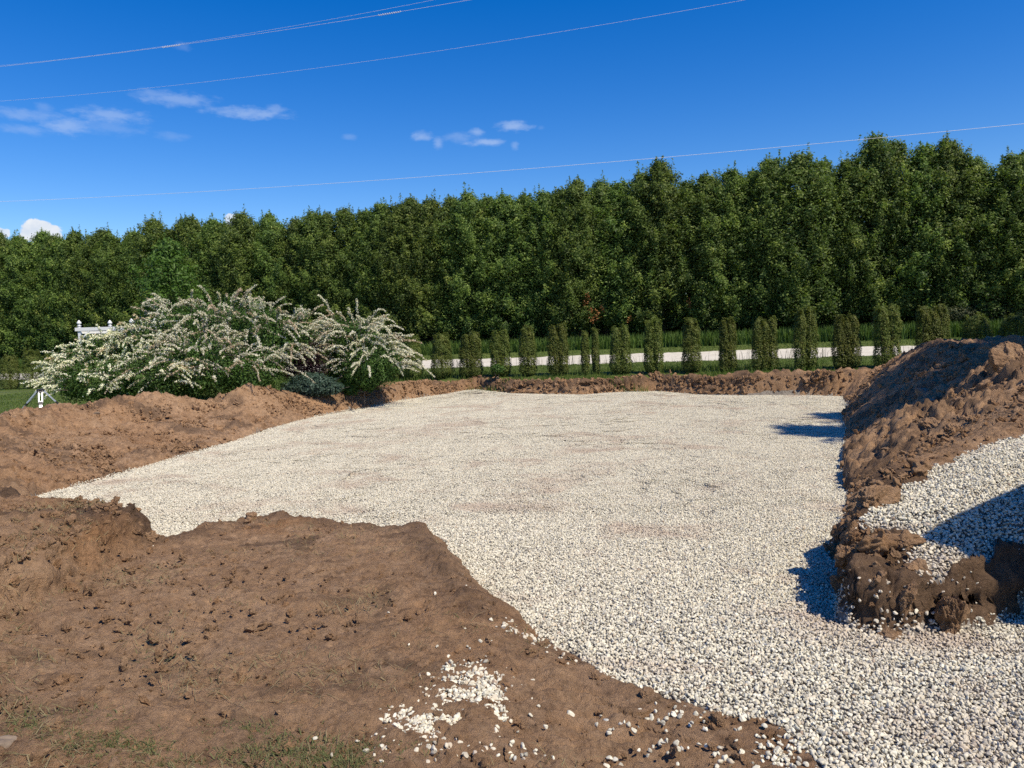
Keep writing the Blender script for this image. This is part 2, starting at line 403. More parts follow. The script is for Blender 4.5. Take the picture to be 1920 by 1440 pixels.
def terrain(x, y):
    """height below the eye without fine relief, signed distance to the gravel pad's toe, zone weights"""
    d, _ = pdist(x, y, pit)
    s = y + 0.34 * x
    hp = padz(x, y)
    # widths of the banks
    wl = np.interp(y, [6, 8.5, 10.5, 14, 18, 20.5, 22.5, 24.5], [0.25, 0.6, 2.2, 3.2, 2.5, 1.4, 0.6, 0.35])
    wr = np.interp(y, [4.3, 5.0, 5.8, 6.6, 8, 10.6, 16, 20, 22.5], [0.10, 0.13, 0.32, 1.05, 1.75, 2.3, 2.0, 1.3, 0.5])
    right = sst(-0.25, 0.0, x - Xr(y)) * (y > 4.0) * sst(26.0, 24.6, s)
    left = sst(-3.8, -4.6, x) * sst(5.6, 6.6, y)
    far = sst(24.9, 25.3, s) * (1 - sst(-4.0, -6.0, x))
    w = 0.24 + 0 * x
    w = w * (1 - left) + wl * left; w = w * (1 - right) + wr * right; w = w * (1 - far) + 0.30 * far
    ramp_ = sst(-0.25, 0.35, x) * (y < 4.6) * (x < 3)
    # ground beyond the bank
    plate = -1.59 - 0.075 * ramp_ + 0.05 * sst(-0.5, -2.4, x) * sst(7, 5, y) - 0.0 * x
    wob = 0.10 * fbm(x, y, 0.9, 3, 71)
    plate = plate + (0.27 + 0.35 * wob) * (1 - .45 * sst(5.9, 7.4, y)) * sst(-2.86, -3.02, x + wob) * sst(3.2, 4.6, y - 0.3 * (x + 3))
    plate = plate + 0.03 * sst(-2.0, -3, x)
    ln = lawnz(x, y)
    k = sst(9, 14, y + 0.25 * x)
    ht = plate * (1 - k) + ln * k
    # spoil ridge along the left bank
    dc, par = pdist(x, y, crest[:, :2], closed=False)
    cz = np.interp(par, np.arange(len(crest)), crest[:, 2])
    rz = cz - 0.42 * np.maximum(dc - 0.25, 0) - 0.10 * np.clip(dc, 0, 0.5) ** 2
    rz = np.where(x < -3.2, rz, -9)
    ht = np.maximum(ht, rz)
    # spoil on the right bank
    C = np.interp(y, [4.1, 4.7, 5.2, 6.8, 8.4, 9.6, 10.5, 11.2, 12.4, 13.6, 15.2, 16.4, 18, 20, 21.6, 23], [-1.47, -1.31, -1.22, -1.03, -1.00, -0.88, -0.78, -0.90, -1.15, -1.00, -0.66, -0.50, -0.64, -0.98, -1.28, -1.40])
    C = C + 0.06 * sst(7.5, 10, y) * sst(16, 13, y) * np.clip(x - Xr(y) - 1.5, -1, 2.5)
    C = C + 0.10 * sst(8, 10, y) * fbm(x, y, 1.6, 3, 41) + sst(8.3, 9.4, y) * sst(12.5, 11.2, y) * (0.10 * fbm(x, y, 0.7, 2, 42) + 0.05)
    fade = sst(25.4, 23.2, s)
    C = np.maximum(C * fade + ln * (1 - fade), ln - 0.3)
    ht = np.where(y > 4.0, ht * (1 - right) + C * right, ht)
    ht = ht - 0.15 * far * sst(27.6, 26.4, s) * (1 - right)
    tt = np.clip(d / w, 0, 1)
    prof = np.where(w > 0.7, tt * (1.25 - 0.25 * tt), sst(0, 1, tt))
    h = hp + (ht - hp) * np.minimum(prof, 1)
    h = np.where(d < 0, hp + 0.018 * fbm(x, y, 1.7, 3, 5) + 0.03 * fbm(x, y, 4.5, 2, 6), h)
    # bank of heaped gravel at the far left corner
    h = h + np.where(d < 0.02, 0.10 * np.exp(-((x + 1.4) / 1.5) ** 2 - ((y - 27.3) / 1.4) ** 2), 0)
    hb = 0 * x
    steep = np.where(d > 0, np.exp(-((tt - 0.5) / 0.35) ** 2) * (tt < 1), 0)
    return h, d, right, left, far, steep, w, hb


# gravel heap lying on the right bench
def hit(px, py, hf):
    dr = raydir(px, py); Y = 2.0
    while Y < 60:
        k = Y / dr[1]; x = dr[0] * k; z = dr[2] * k
        if z < hf(x, Y): return np.array([x, Y])
        Y *= 1.004
    return np.array([x, Y])


_hf = lambda x, y: float(terrain(np.array([x]), np.array([y]))[0][0]) + (0.04)
heap = [hit(px, py, _hf) for px, py in [(1605, 975), (1640, 946), (1690, 915), (1750, 872), (1830, 834), (1925, 806)]]
heap += [np.array((7.5, 8.6)), np.array((7.0, 4.4)), np.array((3.5, 4.3))]
heap += [hit(px, py, _hf) for px, py in [(1925, 1112), (1890, 1110), (1850, 1104), (1800, 1112), (1745, 1102), (1702, 1062), (1722, 1020), (1685, 990), (1650, 982)]]
heap = np.array(heap)


def full(x, y):
    h, d, right, left, far, steep, w, hb = terrain(x, y)
    dh, _ = pdist(x, y, heap)
    onheap = sst(0.06, -0.25, dh)
    hheap = (0.10 * sst(0.02, -0.5, dh) + 0.05 * sst(-0.3, -1.6, dh)) * sst(1.05, 2.0, d / w)
    return h, d, right, left, far, steep, w, hb, dh, onheap, hheap


def ground_z(x, y):                # smooth height for placing things, world z
    x = np.atleast_1d(np.asarray(x, float)); y = np.atleast_1d(np.asarray(y, float))
    r = full(x, y); return r[0] + r[10] + Z


# polar sheet round the camera
rr = [0.7]
while rr[-1] < 80:
    r0 = rr[-1]; rr.append(r0 * (1 + (0.02 if r0 < 2.2 else 0.0036 if r0 < 29 else 0.012)))
rr = np.array(rr)
th = np.concatenate([np.radians(np.arange(-62, -38, 0.4)), np.radians(np.arange(-38, 38, 0.112)), np.radians(np.arange(38, 62.1, 0.4))])
R_ = np.repeat(rr[:, None], len(th), 1); T_ = np.repeat(th[None, :], len(rr), 0)
_w = 25.55 / np.maximum(np.cos(th) + 0.34 * np.sin(th), 0.35); _ex = _w[None, :] + np.linspace(-0.35, 0.75, 34)[:, None]
R_ = np.sort(np.concatenate([R_, _ex], 0), 0); T_ = np.repeat(th[None, :], len(R_), 0)
gx = (R_ * np.sin(T_)).ravel(); gy = (R_ * np.cos(T_)).ravel()
h, d, right, left, far, steep, w, hb, dh, onheap, hheap = full(gx, gy)
s_ = gy + 0.34 * gx
fadefar = sst(60, 25, R_.ravel())
# zones
edge = 26.05 + 0.25 * fbm(gx, gy, 1.3, 3, 90) + 0.10 * fbm(gx, gy, 0.3, 2, 91)
dc, _ = pdist(gx, gy, crest[:, :2], closed=False)
side = (gx < -4) & (gy > 12.5)
lawn_m = (s_ > edge) & (gx > -5.2)
# beyond the ridge on the left: outside of the crest line
ci = np.interp(gy, crest[:, 1], crest[:, 0])
lawn_left = (gx < -3.9) & ((gx < ci) | (gy > 23.6)) & (dc > 1.15 + 0.3 * fbm(gx, gy, 1.0, 3, 92)) & (gy > 13) & (d > 0.35)
lawn_m = (lawn_m | lawn_left) & (d > 0.3) & ((right < 0.5) | (s_ > 25.0 + 0.3 * fbm(gx, gy, 1.0, 2, 93)))
lawn_m |= (s_ > 27.5)
lawn_left2 = lawn_m & True
grav_m = (d + 0.035 * fbm(gx, gy, 0.25, 3, 12) < 0.0) & (hb < 0.02)
heap_m = (dh + 0.05 * fbm(gx, gy, 0.2, 3, 13) < 0) & (d > w * 1.15 + 0.03 * fbm(gx, gy, 0.15, 2, 14))
soil_w = 1.0 * (~lawn_m) * (~grav_m)
# relief of bare soil
rough = 0.35 + 0.65 * np.maximum(np.maximum(left, right), far)
rough = np.where((right > 0.5) & (gy < 9) & (gy > 5.4), 0.30, rough)        # graded smooth strip beside the gravel heap
block = sst(-2.7, -3.1, gx) * (gy < 9)
rough = np.maximum(rough, 0.75 * block)
base = fbm(gx, gy, 0.9, 4, 20)
f1, rid = worley(gx + 0.05 * base, gy, 0.26, 31); f2, rid2 = worley(gx, gy + 0.03 * base, 0.095, 32); f3, rid3 = worley(gx, gy, 0.55, 33)
clod1 = np.sqrt(np.clip(1 - (f1 / (0.35 + 0.35 * rid)) ** 2, 0, 1)) * (rid > 0.45)
clod2 = np.sqrt(np.clip(1 - (f2 / (0.35 + 0.3 * rid2)) ** 2, 0, 1)) * (rid2 > 0.5)
clod3 = np.sqrt(np.clip(1 - (f3 / (0.3 + 0.4 * rid3)) ** 2, 0, 1)) * (rid3 > 0.55)
patchy = sst(-0.1, 0.6, fbm(gx, gy, 1.8, 3, 44))
midr = right * sst(8.9, 9.6, gy) * sst(13, 11.8, gy)
warp = 0.12 * fbm(gx, gy, 0.5, 2, 29)
f4, rid4 = worley(gx + warp, gy - warp, 0.9, 34); clod4 = np.clip(1 - (f4 / (0.5 + 0.3 * rid4)) ** 2, 0, 1) * (rid4 > 0.3)
bface = np.exp(-((gx + 2.96) / 0.16) ** 2) * (gy < 7) * (gy > 3.2)
rel = 0.05 * bface * fbm(gx, gy, 0.12, 4, 35, .65) + rough * (0.060 * base + 0.045 * fbm(gx, gy, 0.22, 4, 21, 0.6) + 0.060 * clod1 * (0.3 + patchy) + 0.08 * clod3 * np.maximum(np.maximum(right * sst(8.5, 9.5, gy) * .5, left * 0.6), far * sst(0.1, 0.3, d)) + midr * (0.16 * clod4 + 0.03 * clod3 + 0.04 * clod1 + 0.03 * clod2 + 0.025 * fbm(gx, gy, 0.12, 3, 30, 0.6))) \
    + (0.6 + 0.4 * rough) * (0.018 * clod2 * (0.25 + patchy) + 0.024 * fbm(gx, gy, 0.07, 4, 22, 0.75) + 0.013 * fbm(gx, gy * 1.6, 0.26, 4, 28, 0.6) + 0.020 * clod1 * (0.2 + patchy)) + np.maximum(left, right) * sst(6, 8, gy) * (0.022 * clod2 + 0.014 * fbm(gx, gy, 0.10, 3, 37, 0.6)) + (1 - block) * sst(7, 5.5, gy) * 0.035 * clod3 * patchy * (1 - right)
ridge = 1 - np.abs(fbm(gx * 0.6 + gy * 0.8, gy * 0.6 - gx * 0.8, 0.30, 4, 24))
rel = rel + 0.008 * rough * ridge
# bulldozed bands across the foreground, and track cleats on the haul ramp
rel = rel + 0.012 * sst(7, 4, gy) * fbm(gx * 0.35 + gy * 0.2, gy, 0.35, 3, 26)
cl = sst(0.0, 0.3, gx + 0.12 * (gy - 3)) * sst(1.6, 1.2, gx) * sst(4.4, 3.9, gy)
rel = rel + cl * (0.022 * (np.abs(np.sin((gy + 0.06 * gx + 0.02 * fbm(gx, gy, .3, 2, 36)) * math.pi / 0.095)) - .6) * sst(-0.8, 0.0, fbm(gx, gy, 0.8, 2, 27)) + 0.010 * fbm(gx * .15, gy, .05, 3, 38) - 0.01)
# a second, deeper overhang-like break on the banks
strata = steep * sst(0.35, 0.1, w * 0 + np.minimum(w, 0.36) - 0.1)
soft = np.where(lawn_m, 0.0, np.where(grav_m, 0.0, 1.0))
soft = soft * sst(0, 0.06, np.where(grav_m, 0, d)) * np.where(heap_m, 0.0, 1.0)
H = h + hheap + rel * soft * fadefar * (1 - 0.75 * steep * (w < 0.6)) + np.where(lawn_m, 0.02 * fbm(gx, gy, 1.1, 4, 50) + 0.008 * fbm(gx, gy, 0.15, 2, 51), 0)
H = H - np.where(heap_m | grav_m, 0.012, 0)
H = H + np.where(hb > 0, 0.25 * hb * fbm(gx, gy, 0.8, 3, 88), 0)
# sideways break-up of steep faces
am = steep * np.where(far > .5, 0.05, np.where(w < 0.5, 0.10, 0.07)) * np.where(grav_m, 0, 1) * sst(60, 30, R_.ravel())
ax_ = gx * 0.9 - gy * 0.35
ay_ = gy * 0.9 + gx * 0.35
lay = fbm(ax_ * 0.55, H * 2.4, 0.30, 4, 60, 0.6) + 0.5 * fbm(ax_ * 1.2, H * 1.2, 0.12, 3, 61, 0.6)
lay2 = fbm(ay_ * 0.55, H * 2.4, 0.30, 4, 64, 0.6) + 0.5 * fbm(ay_ * 1.2, H * 1.2, 0.12, 3, 65, 0.6)
am = steep * np.where(far > .5, 0.16, np.where(w < 0.5, 0.07, 0.02)) * np.where(grav_m | heap_m, 0, 1) * sst(60, 30, R_.ravel())
xx = gx + am * lay2 * (1 - 0.8 * far)
yy = gy + am * lay
xx = xx + 0.05 * bface * (fbm(gy * .6, H * 2.5, 0.16, 4, 66, .65))
P = np.stack([xx, yy, H + Z], 1)
nr, ntn = R_.shape
idx = np.arange(nr * ntn).reshape(nr, ntn)
quads = np.stack([idx[:-1, :-1], idx[:-1, 1:], idx[1:, 1:], idx[1:, :-1]], -1).reshape(-1, 4)
orange = np.clip(1.0 * (0.35 * block + 0.9 * bface) * sst(0.55, 0.1, h + 1.35 + 0.0) * sst(-0.4, 0.4, fbm(gx, gy, 0.9, 3, 81) + 0.3) * sst(2.5, 3.6, gy), 0, 1)
orange = np.maximum(orange, 1.0 * np.exp(-((gx + 2.15) / 0.6) ** 2 - ((gy - 6.45) / 0.35) ** 2) * sst(-0.6, 0.2, fbm(gx, gy, 0.3, 3, 82)))
orange = np.maximum(orange, 0.38 * np.maximum(left, far) * sst(-0.1, 0.7, fbm(gx, gy, 1.4, 3, 83)) * sst(8, 12, gy))
orange = np.maximum(orange, 0.40 * sst(0.1, 0.8, fbm(gx, gy, 2.3, 3, 84)))
orange = np.maximum(orange, far * 0.6 * sst(0.4, 0.1, d / 0.3))
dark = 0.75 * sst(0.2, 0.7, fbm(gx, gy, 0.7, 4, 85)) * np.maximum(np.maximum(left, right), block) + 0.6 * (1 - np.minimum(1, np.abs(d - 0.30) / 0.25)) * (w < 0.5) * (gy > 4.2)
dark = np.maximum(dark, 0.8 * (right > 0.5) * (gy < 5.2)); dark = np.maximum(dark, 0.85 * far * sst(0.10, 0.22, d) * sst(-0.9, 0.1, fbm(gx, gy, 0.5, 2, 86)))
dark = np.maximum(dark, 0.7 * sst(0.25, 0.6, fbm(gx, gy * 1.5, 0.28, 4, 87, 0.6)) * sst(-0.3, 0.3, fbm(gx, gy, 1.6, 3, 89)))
fl, fg, fh = lawn_m[quads].sum(1) >= 2, grav_m[quads].sum(1) >= 2, heap_m[quads].sum(1) >= 2
sq = s_[quads].mean(1); rn = fbm(gx, gy, 1.5, 3, 55)[quads[:, 0]] * 0.18
fr = (sq > 35.1 + rn) & (sq < 40.2 + rn)
rel_mid = gx[quads].mean(1)


def submesh(name, fm, mat, kind, attrs=None):
    q = quads[fm]; u, inv = np.unique(q, return_inverse=True)
    o = mesh(name, P[u], inv.reshape(-1, 4), mat, None, True, {k: ('POINT', a[u]) for k, a in (attrs or {}).items()}); o['kind'] = kind
    return o


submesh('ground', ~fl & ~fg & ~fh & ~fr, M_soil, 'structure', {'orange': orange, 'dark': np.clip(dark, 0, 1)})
lawn = submesh('lawn', fl & ~fr, M_lawn, 'structure')
road = submesh('road', fr, M_road, 'structure')
# far field out to the horizon
ra = np.array([79, 110, 160, 260, 450, 800, 1500]); ta = np.radians(np.arange(-62, 62.1, 4)); A, B = np.meshgrid(ra, ta, indexing='ij')
fx, fy = (A * np.sin(B)).ravel(), (A * np.cos(B)).ravel(); fz = lawnz(fx, fy) + Z - 0.02 * (A.ravel() > 100)
ii = np.arange(A.size).reshape(A.shape); fq = np.stack([ii[:-1, :-1], ii[:-1, 1:], ii[1:, 1:], ii[1:, :-1]], -1).reshape(-1, 4)
mesh('field', np.stack([fx, fy, fz], 1), fq, M_lawn, None, True)['kind'] = 'structure'
mesh('terrain', [(-1500, -1500, -1.6), (1500, -1500, -1.6), (1500, 1500, -1.6), (-1500, 1500, -1.6)], [(0, 1, 2, 3)], M_soil)['kind'] = 'structure'

# ------------------------------------------------------------------ gravel
def ico(sub, seed, squash=(1, 0.8, 0.62), angular=0.25):
    import bmesh
    bm = bmesh.new(); bmesh.ops.create_icosphere(bm, subdivisions=sub, radius=1.0)
    r = np.random.default_rng(seed); V = np.array([v.co[:] for v in bm.verts]); Fc = np.array([[v.index for v in f.verts] for f in bm.faces]); bm.free()
    # cut by random planes for worn flat faces
    for k in range(9):
        n = r.normal(size=3); n /= np.linalg.norm(n); c = 0.52 + 0.30 * r.random(); dd = V @ n; V = V - np.outer(np.maximum(dd - c, 0) * 0.92, n)
    for k in range(4):
        n = r.normal(size=3) * 2.2; V = V * (1 + angular * 0.22 * np.sin(V @ n + r.random() * 6))[:, None]
    return V * np.array(squash) * (0.9 + 0.2 * r.random()), Fc


def gn_scatter(name, pts, rot, scl, idx_, meshes, mat, label_kind='stuff', smooth=True, ori=None):
    col = bpy.data.collections.new(name + '_shapes')
    for i, (v, f) in enumerate(meshes):
        o = mesh(f'{name}_{i:02d}', v, f, mat, None, smooth, link=False); col.objects.link(o)
        if ori is not None:
            a_ = o.data.attributes.new('orange', 'FLOAT', 'POINT'); a_.data.foreach_set('value', np.full(len(v), ori[i % len(ori)], np.float32))
    me = bpy.data.meshes.new(name); n = len(pts); me.vertices.add(n); me.vertices.foreach_set('co', np.asarray(pts, np.float32).ravel())
    a = me.attributes.new('rot', 'FLOAT_VECTOR', 'POINT'); a.data.foreach_set('vector', np.asarray(rot, np.float32).ravel())
    a = me.attributes.new('scl', 'FLOAT_VECTOR', 'POINT'); a.data.foreach_set('vector', np.asarray(scl, np.float32).ravel())
    a = me.attributes.new('pick', 'INT', 'POINT'); a.data.foreach_set('value', np.asarray(idx_, np.int32))
    o = bpy.data.objects.new(name, me); S.collection.objects.link(o); o['kind'] = label_kind
    g = bpy.data.node_groups.new(name + '_scatter', 'GeometryNodeTree')
    g.interface.new_socket('Geometry', in_out='INPUT', socket_type='NodeSocketGeometry'); g.interface.new_socket('Geometry', in_out='OUTPUT', socket_type='NodeSocketGeometry')
    gi = g.nodes.new('NodeGroupInput'); go = g.nodes.new('NodeGroupOutput'); ip = g.nodes.new('GeometryNodeInstanceOnPoints'); ci_ = g.nodes.new('GeometryNodeCollectionInfo')
    ci_.inputs['Collection'].default_value = col; ci_.inputs['Separate Children'].default_value = True; ci_.inputs['Reset Children'].default_value = True
    def na(nm, ty):
        q = g.nodes.new('GeometryNodeInputNamedAttribute'); q.data_type = ty; q.inputs['Name'].default_value = nm; return q.outputs['Attribute']
    g.links.new(gi.outputs[0], ip.inputs['Points']); g.links.new(ci_.outputs[0], ip.inputs['Instance']); ip.inputs['Pick Instance'].default_value = True
    g.links.new(na('pick', 'INT'), ip.inputs['Instance Index']); g.links.new(na('rot', 'FLOAT_VECTOR'), ip.inputs['Rotation']); g.links.new(na('scl', 'FLOAT_VECTOR'), ip.inputs['Scale'])
    g.links.new(ip.outputs[0], go.inputs[0])
    mo = o.modifiers.new('scatter', 'NODES'); mo.node_group = g
    return o


pebbles = [ico(3, 100 + i, (1, 0.62 + 0.3 * ((i * 37) % 10) / 10, 0.45 + 0.25 * ((i * 53) % 10) / 10)) for i in range(8)]


def rand_rot(n, tilt=0.6):
    return np.stack([rng.normal(0, tilt, n), rng.normal(0, tilt, n), rng.random(n) * 6.283], 1)


def jgrid(x0, x1, y0, y1, sp):
    a, b = np.meshgrid(np.arange(x0, x1, sp), np.arange(y0, y1, sp * 0.87), indexing='ij')
    a = a + (np.arange(b.shape[1]) % 2)[None, :] * sp / 2
    a = a.ravel() + rng.uniform(-.42, .42, a.size) * sp; b = b.ravel() + rng.uniform(-.42, .42, b.size) * sp; return a, b


def stones(name, x, y, smin, smax, lift, label, cat):
    n = len(x); r = smin + (smax - smin) * rng.beta(1.6, 3.0, n); z = ground_z(x, y) + lift + rng.normal(0, 0.005, n)
    rot = rand_rot(n, 0.75); sc = r[:, None] * rng.uniform(0.85, 1.15, (n, 3))
    return tag(gn_scatter(name, np.stack([x, y, z], 1), rot, sc, rng.integers(0, 8, n), pebbles, M_stone), label, cat)


YN = 8.0                           # individual stones up to here, stone mats beyond
x, y = jgrid(-6.5, 5.5, 1.8, YN + 0.8, 0.0160)
k = (np.abs(x) < y * 0.80 + 0.2); x, y = x[k], y[k]
hh, dd, *_r9 = terrain(x, y); k = (dd + 0.05 * fbm(x, y, 0.25, 3, 12) + rng.exponential(0.02, len(x)) - 0.03 < 0.0) & (_r9[-1] < 0.02) & (y < YN + rng.random(len(x)) * 0.7)
x, y = x[k], y[k]
stones('gravel', x, y, 0.0064, 0.0190, 0.003, 'pale crushed stone covering the bottom of the dug pit and the ramp', 'gravel')
# loose top stones
k = rng.random(len(x)) < 0.16
# stones heaped on the right bench
x2, y2 = jgrid(2.0, 7.6, 4.0, 9.0, 0.0175); k2 = pdist(x2, y2, heap)[0] + 0.06 * fbm(x2, y2, 0.2, 3, 13) + rng.exponential(0.03, len(x2)) < 0.03
r7 = terrain(x2, y2); k2 &= (np.abs(x2) < y2 * 0.85) & (r7[1] > r7[6] * 1.15 - rng.exponential(.03, len(x2)) + .02)
x2, y2 = x2[k2], y2[k2]
stones('gravel', x2, y2, 0.0075, 0.0215, 0.003, 'heap of pale gravel half in shade on top of the soil bench', 'gravel')
# mats of stones for the far part of the pad
mats = []
lo = [ico(1, 300 + i, (1, 0.75, 0.55)) for i in range(6)]
for mi in range(5):
    n = 1750; qa = rng.random(n) * 6.283; qr = 0.34 * np.sqrt(rng.random(n)) * (1 + 0.12 * np.sin(3 * qa + mi)); q = np.stack([qr * np.cos(qa), qr * np.sin(qa)], 1); vs, fs, tn = [], [], []
    r = 0.0065 + 0.0120 * rng.beta(1.6, 3, n)
    for j in range(n):
        v, f = lo[j % 6]; e = rng.normal(0, 0.7, 2); cz, sz = math.cos(rng.random() * 6.28), 0; a = rng.random() * 6.283
        ca, sa = math.cos(a), math.sin(a); Rz = np.array([[ca, -sa, 0], [sa, ca, 0], [0, 0, 1]]); ce, se = math.cos(e[0]), math.sin(e[0]); Rx = np.array([[1, 0, 0], [0, ce, -se], [0, se, ce]])
        fs.append(f + len(v) * j); vs.append((v * r[j]) @ (Rz @ Rx).T + np.array([q[j, 0], q[j, 1], rng.normal(0.004, 0.005)])); tn.append(np.full(len(v), rng.random()))
    mats.append((np.concatenate(vs), np.concatenate(fs), np.concatenate(tn)))
mx, my = np.meshgrid(np.arange(-8, 11, 0.40), np.arange(YN, 29, 0.38), indexing='ij'); mx, my = mx.ravel(), my.ravel()
mx = mx + rng.uniform(-.12, .12, mx.size); my = my + rng.uniform(-.12, .12, my.size)
dm = terrain(mx, my)[1]; k = (dm < -0.30) & (my > YN + 0.25); mx, my = mx[k], my[k]
zz = ground_z(mx, my); e = 0.2; sxz = (ground_z(mx + e, my) - ground_z(mx - e, my)) / (2 * e); syz = (ground_z(mx, my + e) - ground_z(mx, my - e)) / (2 * e)
o = gn_scatter('gravel', np.stack([mx, my, zz], 1), np.stack([np.arctan(syz), -np.arctan(sxz), rng.integers(0, 4, len(mx)) * math.pi / 2 * 0 + rng.random(len(mx)) * 6.283], 1), np.ones((len(mx), 3)), rng.integers(0, 5, len(mx)), [(a, b) for a, b, c_ in mats], M_stone_far)
for ob_, mt in zip(sorted([ob for ob in bpy.data.objects if ob.name.startswith('gravel_0') and len(ob.data.vertices) == len(mats[0][0])], key=lambda q_: q_.name), mats):
    a_ = ob_.data.attributes.new('tint', 'FLOAT', 'POINT'); a_.data.foreach_set('value', mt[2].astype(np.float32))
tag(o, 'far part of the pale gravel bed below the cut soil banks', 'gravel')
# strip of single stones along the edge of the far part
x, y = jgrid(-8, 11, YN, 29, 0.020); dd = terrain(x, y)[1]; k = (dd < rng.normal(0.035, 0.03, len(x))) & (dd > -0.60); x, y = x[k], y[k]
stones('gravel', x, y, 0.0080, 0.021, 0.003, 'ragged rim of the far gravel bed against the cut banks', 'gravel')
# base sheets below the stones
m, t, p = material('gravel_base')
v = t.nodes.new('ShaderNodeTexVoronoi'); v.inputs['Scale'].default_value = 34; g_ = t.nodes.new('ShaderNodeNewGeometry'); t.links.new(g_.outputs['Position'], v.inputs['Vector'])
c = mix(t, mth(t, 'MULTIPLY', v.outputs['Distance'], 1.6, clamp=True), (0.34, 0.31, 0.26), (0.13, 0.11, 0.09)); t.links.new(c, p.inputs['Base Color']); p.inputs['Roughness'].default_value = 0.95
submesh('gravel', (fg | fh) & ~fl & ~fr, m, 'stuff'); tag(bpy.data.objects['gravel.004'] if 'gravel.004' in bpy.data.objects else S.collection.objects[-1], 'fine grey gravel dust beneath the loose stones of the pit', 'gravel')

# spilled stones on bare soil
sp = []
for (px, py, rx, ry, n) in [(885, 1275, 34, 18, 70), (925, 1335, 18, 34, 90), (855, 1325, 52, 30, 170), (790, 1378, 50, 28, 190), (742, 1342, 22, 9, 24), (845, 1272, 18, 10, 14), (725, 1392, 20, 18, 16), (905, 1300, 26, 26, 70),
                            (865, 1375, 50, 18, 60), (820, 1425, 120, 16, 26), (1000, 1420, 150, 22, 16), (960, 1180, 20, 18, 14), (1005, 1185, 24, 16, 14), (1010, 1300, 90, 80, 10), (1150, 1345, 120, 60, 9),
                            (1330, 1390, 90, 30, 12), (1450, 1395, 40, 30, 26), (820, 1200, 80, 50, 8), (1250, 1335, 80, 14, 16), (1475, 1425, 20, 20, 26), (1660, 985, 30, 6, 20), (1695, 1050, 14, 34, 26), (1600, 1172, 50, 10, 34), (1680, 1188, 55, 14, 34), (1760, 1192, 40, 8, 16)]:
    for i in range(int(n * 2.1)):
        a = random.gauss(0, 0.7), random.gauss(0, 0.62); qx, qy = px + rx * a[0], py + ry * a[1]
        sp.append(hit(qx, qy, lambda X_, Y_: -1.62 if (qx < 1550) else -1.35 if qy < 1120 else -1.66))
for i in range(280):                     # strays along the rim of the bed
    a_ = pit[random.randrange(45, len(pit) - 4)]; sp.append(a_ + np.random.default_rng(i).normal(0, 0.16, 2))
sp = np.array(sp); ds = terrain(sp[:, 0], sp[:, 1])[1]; sp = sp[(ds > -0.02)]
stones('gravel', sp[:, 0], sp[:, 1], 0.0080, 0.023, 0.006, 'pale stones spilled over the bare brown soil', 'gravel')

def vn3(v, sc, seed):
    x_, y_, z_ = (v * sc).T
    return (vn(x_ + 5, y_ - z_ * .7, seed) + vn(y_ - 3, z_ + x_ * .6, seed + 1) + vn(z_ + 9, x_ - y_ * .5, seed + 2)) / 1.7


def unit0(a): return a / np.maximum(np.linalg.norm(a, axis=-1, keepdims=True), 1e-9)


def rough_lump(i_):
    v, f = ico(5, 800 + i_, (1, 1, 1), .5); nn = unit0(v); e_ = 900 + 50 * i_
    dsp_ = .34 * vn3(nn, 1.5, e_) + .24 * (.4 - np.abs(vn3(nn, 3.2, e_ + 9))) + .12 * vn3(nn, 7, e_ + 19) + .07 * vn3(nn, 15, e_ + 29)
    return v * (1 + dsp_)[:, None] * np.array((1, .85, .7)), f


# clods and crumbs of soil
clods = [(lambda v_, f_, e_: (v_ * (1 + .3 * vn3(unit0(v_), 2.2, e_) + .15 * vn3(unit0(v_), 5, e_ + 9))[:, None], f_))(*ico(4, 500 + i, (1, 0.8, 0.6), 0.6), 40 * i) for i in range(6)]
x = rng.uniform(-17, 13, 330000); y = 2.4 + 24 * rng.random(330000) ** 1.5
k = (np.abs(x) < 0.78 * y); x, y = x[k], y[k]
r9 = full(x, y); dd, rt, lf, fa, dhh = r9[1], r9[2], r9[3], r9[4], r9[8]
loose = sst(0.0, 0.8, fbm(x, y, 0.9, 3, 140)); ss = y + 0.34 * x
wgt = 0.30 + 0.6 * loose + 0.8 * np.maximum(np.maximum(rt * sst(8, 9.5, y), lf), fa); wgt = np.where((rt > .5) & (y < 5.4), 0.5, wgt)
ciy = np.interp(y, crest[:, 1], crest[:, 0])
wgt = wgt * np.where((x > .1) & (y < 4.5) & (x < 1.7), .25, 1)
k = (dd > 0.02) & (dhh > 0.03) & (ss < 26.1) & ((x > ciy - 0.9) | (y < 13)) & (rng.random(len(x)) < wgt)
x, y = x[k], y[k]; big = np.maximum(r9[2], np.maximum(r9[3], r9[4]))[k]; n = len(x)
sz = np.clip(np.exp(rng.normal(-5.0, 0.65, n)), 0.003, 0.035) * (1 + 1.6 * big * (rng.random(n) < 0.3))
gn_o = gn_scatter('soil_clods', np.stack([x, y, ground_z(x, y) + sz * 0.25 + 0.01 * big], 1), rand_rot(n, 1.0), sz[:, None] * rng.uniform(0.7, 1.2, (n, 3)), rng.integers(0, 6, n), clods, M_soil, ori=[0, .3, .6, .1, .2, .0])
tag(gn_o, 'loose crumbs and clods of brown soil strewn over the bare ground', 'soil clods')


# lumps of sod torn up along the lips of the banks
def lumps(n, px_list, spread, smin, smax, seed):
    r = np.random.default_rng(seed); q = np.array(px_list); t_ = r.random(n) * (len(q) - 1); i_ = t_.astype(int); f_ = (t_ - i_)[:, None]; p_ = q[i_] * (1 - f_) + q[np.minimum(i_ + 1, len(q) - 1)] * f_
    return p_ + r.normal(0, spread, (n, 2)), smin + (smax - smin) * r.beta(1.1, 3.2, n)


